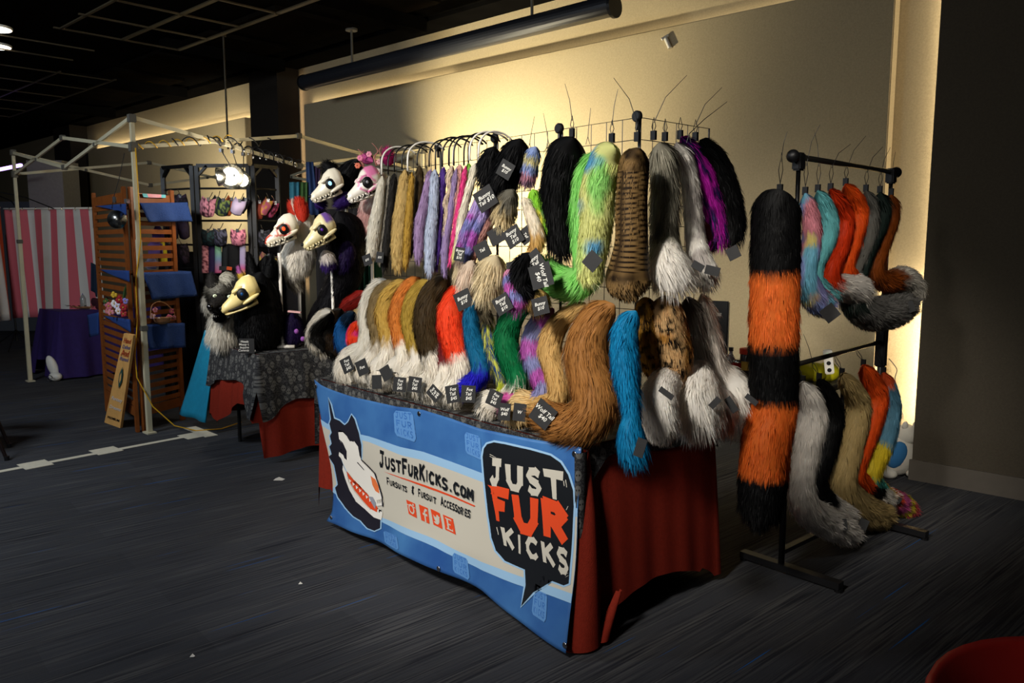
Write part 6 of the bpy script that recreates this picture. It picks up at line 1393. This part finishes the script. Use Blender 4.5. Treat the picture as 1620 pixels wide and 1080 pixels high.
# flower crowns and basket
def blossom(t, c, r_, col):
    m = MB()
    for k in range(5): a_ = k*1.2566 + random.random(); m.ell(Vector(c) + Vector((r_*.6*math.cos(a_), -r_*.2, r_*.6*math.sin(a_))), (r_*.55, r_*.3, r_*.55), seg=8, rings=6)
    f_ = m.build('flower', mat('petal_'+col, col, .7), t, smooth=True)
    m = MB(); m.ell(Vector(c) + Vector((0, -r_*.45, 0)), (r_*.25, r_*.2, r_*.25), seg=8, rings=6); m.build('flower_centre', mat('petal_centre', 'c8a040', .7), f_)
p = onA(186, 498, .10); t = thing('floral_wreath', 'dense flower crown of pink, white, red and yellow blooms left of the tent leg', 'wreath', p)
for x, y, s_, c_ in ((173, 484, .030, 'c86a74'), (182, 480, .028, 'e8e0dc'), (176, 494, .026, 'd88890'), (190, 474, .030, '9c1c24'), (181, 466, .024, 'd8b030'), (196, 486, .028, 'a02028'), (188, 492, .024, 'e8d8d8'), (186, 484, .026, 'dcd4e4'), (199, 476, .022, '8c80c8'), (168, 476, .022, '3c5a2c'), (196, 496, .024, 'b03038'), (171, 492, .022, 'c87880')): blossom(t, onA(x, y, .08), s_, c_)
m = MB(); p0 = onA(196, 472, .08); m.tube([p0, onA(198, 458, .08), onA(199, 452, .08)], [.012, .010, .002], 7); m.build('leaf', mat('petal_3c5a2c', '3c5a2c', .7), t)
p = onB(256, 512, .06); t = thing('flower_basket', 'small wire-handled basket of pink flowers on the lowest lattice shelf', 'basket', p)
for x, y, s_, c_ in ((242, 500, .022, 'd8a8a8'), (246, 490, .020, 'c87880'), (252, 506, .020, 'e8dcd4'), (268, 502, .024, 'c06070'), (272, 492, .020, 'a84860'), (262, 508, .018, 'e8d8d0'), (275, 502, .018, 'b87078')): blossom(t, onB(x, y, .07), s_, c_)
m = MB(); m.tube(catmull([tuple(onB(x, y, .07)) for x, y in ((238, 502), (240, 484), (250, 477), (262, 480), (274, 492), (278, 506))], 20).tolist(), .004, 6); m.build('handle', mat('wicker', 'a87850', .7), t)
m = MB(); m.lathe(onB(257, 512, .07), [(.03, 0), (.06, .02), (.07, .05), (.065, .05), (.05, .02), (0, .01)], 18); m.build('bowl', mat('wicker', 'a87850', .7), t)
# leaning plank sign
cs_ = [Vector(atz(190, 677)), Vector(atz(165, 668)), onA(196, 527, .06), onA(211, 530, .05)]
t = thing('plank_sign', 'tall pale wooden plank sign leaning on the lattice, painted with white and blue script', 'sign', (cs_[0]+cs_[1])/2)
nS = (cs_[1]-cs_[0]).cross(cs_[3]-cs_[0]).normalized(); nS = nS if nS.y < 0 else -nS
m = MB(); m.add(cs_ + [c - nS*.02 for c in cs_], [(0, 1, 2, 3), (7, 6, 5, 4), (0, 4, 5, 1), (1, 5, 6, 2), (2, 6, 7, 3), (3, 7, 4, 0)]); m.build('plank', M_board, t)
def onS(u, v, off=.0015): return (cs_[1]*(1-u)+cs_[0]*u)*(1-v) + (cs_[2]*(1-u)+cs_[3]*u)*v + nS*off
for txt, vc, sc, mm in (('Fantasy', .30, .17, M_chalk), ('Dreams', .20, .17, M_chalk), ('PREMIUM', .075, .13, M_bplast), ('Hand', .93, .17, mat('red_paint', 'a83820', .6)), ('Crafted', .865, .16, mat('blue_paint', '2c4a8c', .6)), ('And', .80, .17, mat('red_paint', 'a83820', .6)), ('Painted', .74, .16, mat('blue_paint', '2c4a8c', .6))):
    v, f = text_mesh(txt); m = MB(); wmax = max(p[0] for p in v); k = .40/wmax; m.add([onS(.5 + p[0]*k, vc + p[1]*k*.22) for p in v], f); m.build('lettering', mm, t)
m = MB(); dpt = [(.5, .66), (.36, .58), (.38, .5), (.5, .42), (.64, .5), (.62, .58)]
m.add([onS(*p) for p in dpt], [tuple(range(6))]); m.build('diamond_emblem', mat('dark_green_paint', '2c5048', .5), t)
m = MB(); m.add([onS(.5+(u-.5)*.45, .54+(v-.54)*.5, .003) for u, v in dpt], [tuple(range(6))]); m.build('emblem_centre', M_board, t)

# ================================================================== BLACK MASK RACK
YK = 6.95
t = thing('black_display_rack', 'black three-panel display rack full of clipped fabric masks under the lamps', 'display rack', (-2.5, YK, 0))
panels = [((257, 7.15), (303, 6.95)), ((311, 6.95), (392, 6.95)), ((400, 6.95), (438, 7.15))]
def zpx(y, Y, x=350): return aty(x, y, Y)[2]
for (x0, Y0), (x1, Y1) in panels:
    A_ = Vector((aty(x0, 262, Y0)[0], Y0, 0)); B_ = Vector((aty(x1, 262, Y1)[0], Y1, 0)); zt = zpx(262, 6.95); d = (B_-A_).normalized()
    for e in (A_, B_): m = MB(); m.box(e + Vector((0, 0, zt/2)), (.035, .035, zt), bev=.002); m.build('frame_post', M_bmetal, t)
    m = MB(); m.bar(A_ + Vector((0, 0, zt)), B_ + Vector((0, 0, zt)), .03, .03); m.build('top_bar', M_bmetal, t)
    for e, s_ in ((A_, 1), (B_, -1)): m = MB(); m.bar(e + Vector((0, 0, zt-.09)), e + d*s_*.09 + Vector((0, 0, zt)), .03, .02); m.build('gusset', M_bmetal, t)
    for y in (298, 349, 387, 425): m = MB(); m.tube([A_ + Vector((0, 0, zpx(y, 6.95))), B_ + Vector((0, 0, zpx(y, 6.95)))], .009, 8); m.build('cross_rod', M_bmetal, t)
    m = MB(); m.bar(A_ + Vector((0, 0, .05)), B_ + Vector((0, 0, .05)), .03, .03); m.build('bottom_bar', M_bmetal, t)
def fmask(label, x, y, w_, h_, col, rot=0, Y=6.84, rod=None, name='fabric_mask'):
    c = Vector(aty(x, y, Y)); k = c.y/F; W_, H_ = w_*k, h_*k; ca, sa = math.cos(rot), math.sin(rot)
    m = MB()
    def fn(u, v):
        a_ = (u-.5)*W_*(1 - .35*abs(v-.45)); b_ = (.5-v)*H_ - .12*H_*math.cos((u-.5)*math.pi)
        return c + Vector((a_*ca - b_*sa, -.035*math.sin(u*math.pi)*math.sin(max(.15, v)*math.pi*.9), a_*sa + b_*ca))
    m.grid(fn, 12, 10)
    def cf(v):
        n = len(v) if False else 1
        p = np.array([v]); z = np.zeros(1); return col(z, z, p*0, p, z)[0]
    o = m.build(name, PRINT, None, loc=c, smooth=True, colfn=cf, thick=.003); tag(o, label, 'mask', 'fabric masks on the black rack')
    top = Vector(fn(.5, 0)); ry = rod if rod else y - h_*.5 - 8; tp_ = Vector((top.x, 6.93, aty(x, ry, 6.93)[2]))
    m = MB(); m.box(top, (.022, .012, .03)); m.tube([top, (top+tp_)/2 + Vector((.004, 0, 0)), tp_], .003, 5); m.build('hanger_clip', M_chrome, o)
    return o
dot = lambda bg, fg, f=45, s=2: MOT([bg, bg, fg], f*2, s, .10)
fmask('pink dotted fabric mask in the top row under the dark clamp lamp', 329, 326, 26, 28, dot('d08a9c', '3c1c2c'), -.2)
fmask('black fabric mask right of the top pink dotted one', 341, 322, 16, 24, S('18161c'), -.5, 6.88)
fmask('dark floral fabric mask in the middle of the top row', 352, 326, 24, 26, dot('14202a', '6a7a3c'), -.3)
fmask('burnt orange patterned mask in the top row under the bright lamp', 363, 325, 20, 28, dot('b0582c', '2c1a14'), -.5, 6.87)
fmask('lavender fabric mask in the top row near the right post', 377, 326, 22, 24, S('a89ab8'), -.4)
fmask('charcoal fabric mask beside the lavender one', 386, 324, 14, 24, S('1c1c22'), -.5, 6.89)
fmask('black teal-flecked mask in the second row, left', 331, 374, 26, 24, dot('12181c', '1f3c40', 60), 0)
fmask('black silver-flecked mask in the second row, centre', 348, 374, 24, 26, dot('15151c', '4c4c60', 80), 0)
fmask('pink dotted fabric mask in the second row, right', 377, 374, 26, 24, dot('cf7f92', '4a1c30'), 0)
fmask('rainbow striped mask in the top row of the right panel', 409, 330, 22, 28, BANDS((0, '8a3c2c')), -.3, 7.0)
fmask('pink and orange striped mask on the right panel', 421, 326, 16, 26, dot('b85a78', 'c89040', 25), -.5, 7.0)
fmask('dark pink fabric mask at the right edge of the right panel', 432, 330, 14, 26, dot('50182c', 'b04a70'), -.5, 7.05)
fmask('black patterned mask in the second row of the right panel', 416, 376, 28, 26, dot('101014', '3c3c48', 60), 0, 6.98)
fmask('multicolour floral mask in the third row of the right panel', 424, 412, 30, 22, MOT(['6a3c3c', '8c7a2c', '1c2c1c'], 50, 3), -.3, 6.95)
fmask('dark mask in the third row of the right panel, left', 406, 410, 18, 24, S('14141a'), 0, 6.97)
for x, y, c_, l_ in ((266, 322, '121216', 'black mask in the top row of the left panel, leftmost'), (277, 322, '17171c', 'black mask in the top row of the left panel, second'), (288, 322, '141418', 'black mask in the top row of the left panel, third'), (290, 360, '3c3450', 'dusky violet mask in the second row of the left panel'), (272, 362, '20202c', 'navy black mask in the second row of the left panel'), (272, 400, '2a1420', 'dark wine mask in the third row of the left panel'), (290, 400, '1a1418', 'black mask with pink edge in the third row of the left panel')):
    fmask(l_, x, y, 20, 30, dot(c_, '3a2c3c', 50), .1, 7.0)
def lanyard(label, x, y0, y1, w_, col, Y=6.86):
    c = Vector(aty(x, y1, Y)); a_ = Vector(aty(x-w_/2, y0, Y)); m = MB(); k = Y/F
    m.grid(lambda u, v: Vector(aty(x + (u-.5)*w_, y0 + (y1-y0)*v, Y)) + Vector((0, -.01*sn(u*math.pi), 0)), 4, 24)
    tt = lambda v: (a_.z - v[2])/max(1e-6, a_.z-c.z)
    o = m.build('patterned_lanyard', PRINT, None, loc=c, smooth=True, colfn=lambda v: col(np.array([tt(v)]), np.zeros(1), np.zeros((1, 3)), np.array([v]), np.zeros(1))[0], thick=.003)
    tag(o, label, 'lanyard', 'lanyards on the lower rod of the black rack')
    m = MB(); p = Vector(aty(x, y0, Y)); m.tube([p, Vector((p.x, 6.94, p.z+.015))], .004, 6); m.build('hook', M_chrome, o)
lanyard('pink dotted lanyard, leftmost on the lower rod', 325, 388, 432, 11, dot('d08a90', '5a2030', 60)); lanyard('dark purple lanyard next to the pink dotted one', 335, 388, 436, 10, S('2c2048'))
lanyard('mint to pink gradient lanyard on the lower rod', 345, 388, 432, 11, ALONG([(0, '90d090'), (.5, '7a98b8'), (1, 'c85a88')])); lanyard('black lanyard with grey edge, centre of the lower rod', 356, 388, 430, 9, S('1c2024'))
lanyard('wide black lanyard beside the grey-edged one', 370, 388, 432, 20, S('101013')); lanyard('lilac lanyard with rainbow end at the right of the lower rod', 384, 388, 444, 10, ALONG([(0, 'a8a0b8'), (.5, 'a090b8'), (.65, 'c05890'), (.8, 'c8983c'), (1, '4a8c3c')]))
for x, y, l_ in ((358, 424, 'orange and black band hanging above the grey wolf head, upper'), (362, 438, 'orange and black band hanging above the grey wolf head, lower')):
    m = MB(); m.bar(aty(x-11, y, 6.8), aty(x+9, y+1, 6.8), .01, .035); o = tag(m.build('fabric_band', M_bplast, None, loc=aty(x, y, 6.8)), l_, 'fabric band'); m = MB(); m.bar(aty(x+1, y, 6.79), aty(x+9, y+1, 6.79), .012, .028); m.build('orange_patch', mat('orange_patch', 'c04a1c', .7), o)
q = P_(432, 445, 6.5); m = MB(); m.ell(q, (.035, .02, .11), rot=Matrix.Rotation(.3, 3, 'Y'), seg=14); m.ell(q + Vector((.02, 0, .08)), (.03, .02, .05), seg=12)
tag(m.build('blue_bag', mat('bright_blue_plastic', '1c6cb0', .3), None, loc=q, smooth=True), 'bright blue shiny bundle glimpsed right of the black skull head', 'bundle')
# dark backdrop cloths filling the booth between rack and rear table
def cloth_wall(name, label, x0, Y0, x1, Y1, zt, m_, amp=.03):
    A_ = Vector((aty(x0, 400, Y0)[0], Y0, 0)); B_ = Vector((aty(x1, 400, Y1)[0], Y1, 0)); m = MB(); nn_ = Vector(((B_-A_).y, -(B_-A_).x, 0)).normalized()
    m.grid(lambda u, v: A_.lerp(B_, u) + nn_*amp*sn(u*30) + Vector((0, 0, .01 + (zt-.01)*(1-v))), 60, 6)
    return tag(m.build(name, m_, None, loc=(A_+B_)/2, smooth=True, thick=.006), label, 'curtain')
cloth_wall('black_drape', 'black drape behind the lower half of the mask rack', 250, 7.35, 470, 7.2, zpx(398, 7.2), mat('black_cloth', '0e0d10', .95))
cloth_wall('black_drape', 'black drape behind the costume heads on the rear table', 500, 7.0, 600, 6.6, zpx(330, 6.8), mat('black_cloth', '0e0d10', .95))
cloth_wall('dark_green_drape', 'dark green drape glimpsed between the black fur and the cream tail', 560, 6.3, 600, 6.2, zpx(372, 6.3), mat('green_cloth', '1c4a34', .9))

# ================================================================== FAR LEFT BOOTH
def curtain(label, p, q, z0, z1, stripes, c1, c2, amp, name='striped_curtain'):
    p = Vector(p); q = Vector(q); t = thing(name, label, 'curtain', ((p+q)/2).to_tuple()[:2] + (z0,)); d = (q-p); nn_ = Vector((-d.y, d.x, 0)).normalized(); NU = stripes*8
    m = MB(); m.grid(lambda u, v: p.lerp(q, u) + nn_*(amp*sn(u*stripes*2.2)*(.3+v) + amp*.5*sn(u*29+v*2)) + Vector(((v*.05)*sn(u*9), 0, z1 + (z0-z1)*v + .02*sn(u*7)*v)), NU, 14)
    for i in range(len(m.f)): m.mi[i] = ((i % NU)//8) % 2
    m.build('cloth', [c1, c2], t, smooth=True, thick=.003)
    m = MB(); m.tube([p + Vector((0, 0, z1+.012)) , q + Vector((0, 0, z1+.012))], .011, 10); m.build('curtain_rod', M_white, t, smooth=True)
    n = stripes//2+1
    for i in range(n): c = p.lerp(q, (i+.5)/n); m = MB(); m.tube([c + Vector((0, .02*math.cos(a_), z1+.005+.02*math.sin(a_))) for a_ in np.linspace(0, 6.28, 10)], .003, 5); m.build('ring', M_chrome, t)
    return t
CW = mat('curtain_white', 'cfcbc4', .8); CR = mat('curtain_pink_red', 'c8606a', .8); CO = mat('curtain_orange_lit', 'd2582c', .8)  # orange light on the second curtain is put into its stripe colour
pL = Vector(aty(6, 332, 9.1)); pR = Vector(aty(152, 333, 8.9))
curtain('pink-red and white striped curtain hanging on a rod at the far left booth', (pL.x, pL.y, 0), (pR.x, pR.y, 0), .62, pL.z, 12, CR, CW, .02)
pQ = Vector(aty(4, 420, 8.6)); curtain('orange-lit and white edge of a second striped curtain at the far left', (pL.x+.02, 9.0, 0), (pL.x-.02+.12, 8.45, 0), .60, pL.z+.01, 5, CO, CW, .015)
m = MB(); m.tube([aty(-5, 303, 9.0), aty(40, 312, 9.0), aty(85, 330, 8.95)], .006, 6); m.tube([aty(-5, 308, 9.2), aty(18, 318, 9.1), aty(28, 332, 9.0)], .006, 6)
tag(m.build('black_strap', M_bplast, None, loc=aty(40, 312, 9)), 'two black straps running down to the striped curtain rod', 'strap')
q = Vector(aty(22, 552, 7.9)); q = Vector(atz(28, 553)); t = thing('tripod_stand', 'black tripod stand at the far left edge below the striped curtain', 'stand', q)
m = MB(); m.tube([q + Vector((0, 0, .12)), q + Vector((-.10, .1, 1.6))], .013, 10); m.build('pole', M_bmetal, t)
for dx, dy in ((-.36, -.02), (.1, .2), (.05, -.28)): m = MB(); m.tube([q + Vector((0, 0, .28)), q + Vector((dx, dy, .012))], .009, 8); m.build('leg', M_bmetal, t)
# purple-clothed table
c0 = Vector(atz(58, 490, .74)); c1 = Vector(atz(160, 490, .74))
T3o = Vector(atz(95, 493, .74)); 
def T3(a, b, z=0.): return (T3o.x + a*-.734 + b*.68, T3o.y + a*.68 + b*.734, z)
fx = lambda a, b, oa, ob: .02 + (.16 if ob < -.5 and .30 < a < .52 else 0)
folding_table('folding table under the dark purple cloth in the far left booth', T3, .05, .62, .05, 1.2, .735)
m2, uv = drape(T3, 0, .66, 0, 1.25, .74, fx, lambda p, a, b: .03*sn(p*13)+.015*sn(p*29), .16, 40)
tag(m2.build('purple_tablecloth', M_purple, None, loc=T3(.3, .5, .7), smooth=True), 'dark purple cloth hanging to the floor over the far left table', 'tablecloth')
q = Vector(atz(84, 604)); t = thing('white_bag', 'white crumpled bag with black swirl under the edge of the purple cloth', 'bag', q)
m = MB()
m.ell(q + Vector((0, .05, .05)), (.07, .05, .05), seg=14); m.ell(q + Vector((-.05, .10, .15)), (.055, .04, .13), rot=Matrix.Rotation(-.35, 3, 'Y'), seg=14)
m.build('body', M_white, t, smooth=True); m = MB(); m.tube([q + Vector((.03*math.cos(a_), -.055, .05+.03*math.sin(a_))) for a_ in np.linspace(0, 5.5, 12)], .004, 5); m.build('printed_swirl', M_bplast, t)
q = Vector(T3(.30, .45, .745)); t = thing('leaf_tray', 'low woven tray edged with green leaves on the purple table', 'tray', q)
m = MB(); m.lathe(q, [(0, 0), (.20, 0), (.26, .03), (.24, .03), (.19, .012), (0, .012)], 24); m.build('tray', mat('wicker', 'a87850', .7), t, smooth=True)
for k in range(26):
    a_ = k/26*6.28; m = MB(); p = q + Vector((.25*math.cos(a_), .25*math.sin(a_), .03)); dv = Vector((math.cos(a_+.6), math.sin(a_+.6), .25))*.07; sd = Vector((-dv.y, dv.x, 0))*.25
    m.add([p, p + dv*.5 + sd, p + dv, p + dv*.5 - sd], [(0, 1, 2, 3)]); m.build('leaf', mat('leaf_green', '3c4c28', .7), t)
q = Vector(atz(133, 488, .745)); q.z = .745; t = thing('pump_bottle', 'clear pump bottle with a violet pump on the purple table', 'bottle', q)
m = MB(); m.lathe(q, [(0, 0), (.035, 0), (.038, .01), (.038, .12), (.02, .15), (.014, .16), (0, .16)], 20); m.build('bottle', mat('clear_plastic', 'd0d4d4', .1, trans=.8), t, smooth=True)
m = MB(); m.tube([q + Vector((0, 0, .16)), q + Vector((0, 0, .21)), q + Vector((-.04, 0, .215))], [.012, .008, .006], 10); m.build('pump', mat('violet_plastic', '4a3ca0', .4), t, smooth=True)
m = MB(); q = Vector(aty(151, 345, 8.7)); m.box(q, (.06, .02, .22), bev=.004); m.box(aty(151, 362, 8.7), (.03, .02, .1))
tag(m.build('black_banner_clip', M_bplast, None, loc=q), 'small black cloth piece hanging at the right edge of the striped curtain', 'cloth')
q = Vector(atz(148, 488, .745)); m = MB(); m.ell(q + Vector((.08, 0, .08)), (.10, .08, .09), seg=16); m.ell(q + Vector((.10, -.05, .03)), (.05, .04, .05), seg=12)
tag(m.build('dark_bundle', mat('dark_wine_cloth', '3a1420', .9), None, loc=q, smooth=True), 'dark wine coloured bundle on the purple table beside the lattice', 'bundle')
q = Vector(aty(150, 440, 8.5)); m = MB(); m.grid(lambda u, v: Vector(aty(144+12*u, 415+45*v+10*u, 8.5)) + Vector((0, .03*sn(u*5), 0)), 8, 8)
tag(m.build('navy_cloth', mat('navy_cloth', '1c2c40', .9), None, loc=q, smooth=True, thick=.01), 'navy cloth hanging between the striped curtain and the lattice', 'cloth')
print('objects', len(bpy.data.objects), 'tris', sum(len(o.data.polygons) for o in bpy.data.objects if o.type == 'MESH'))
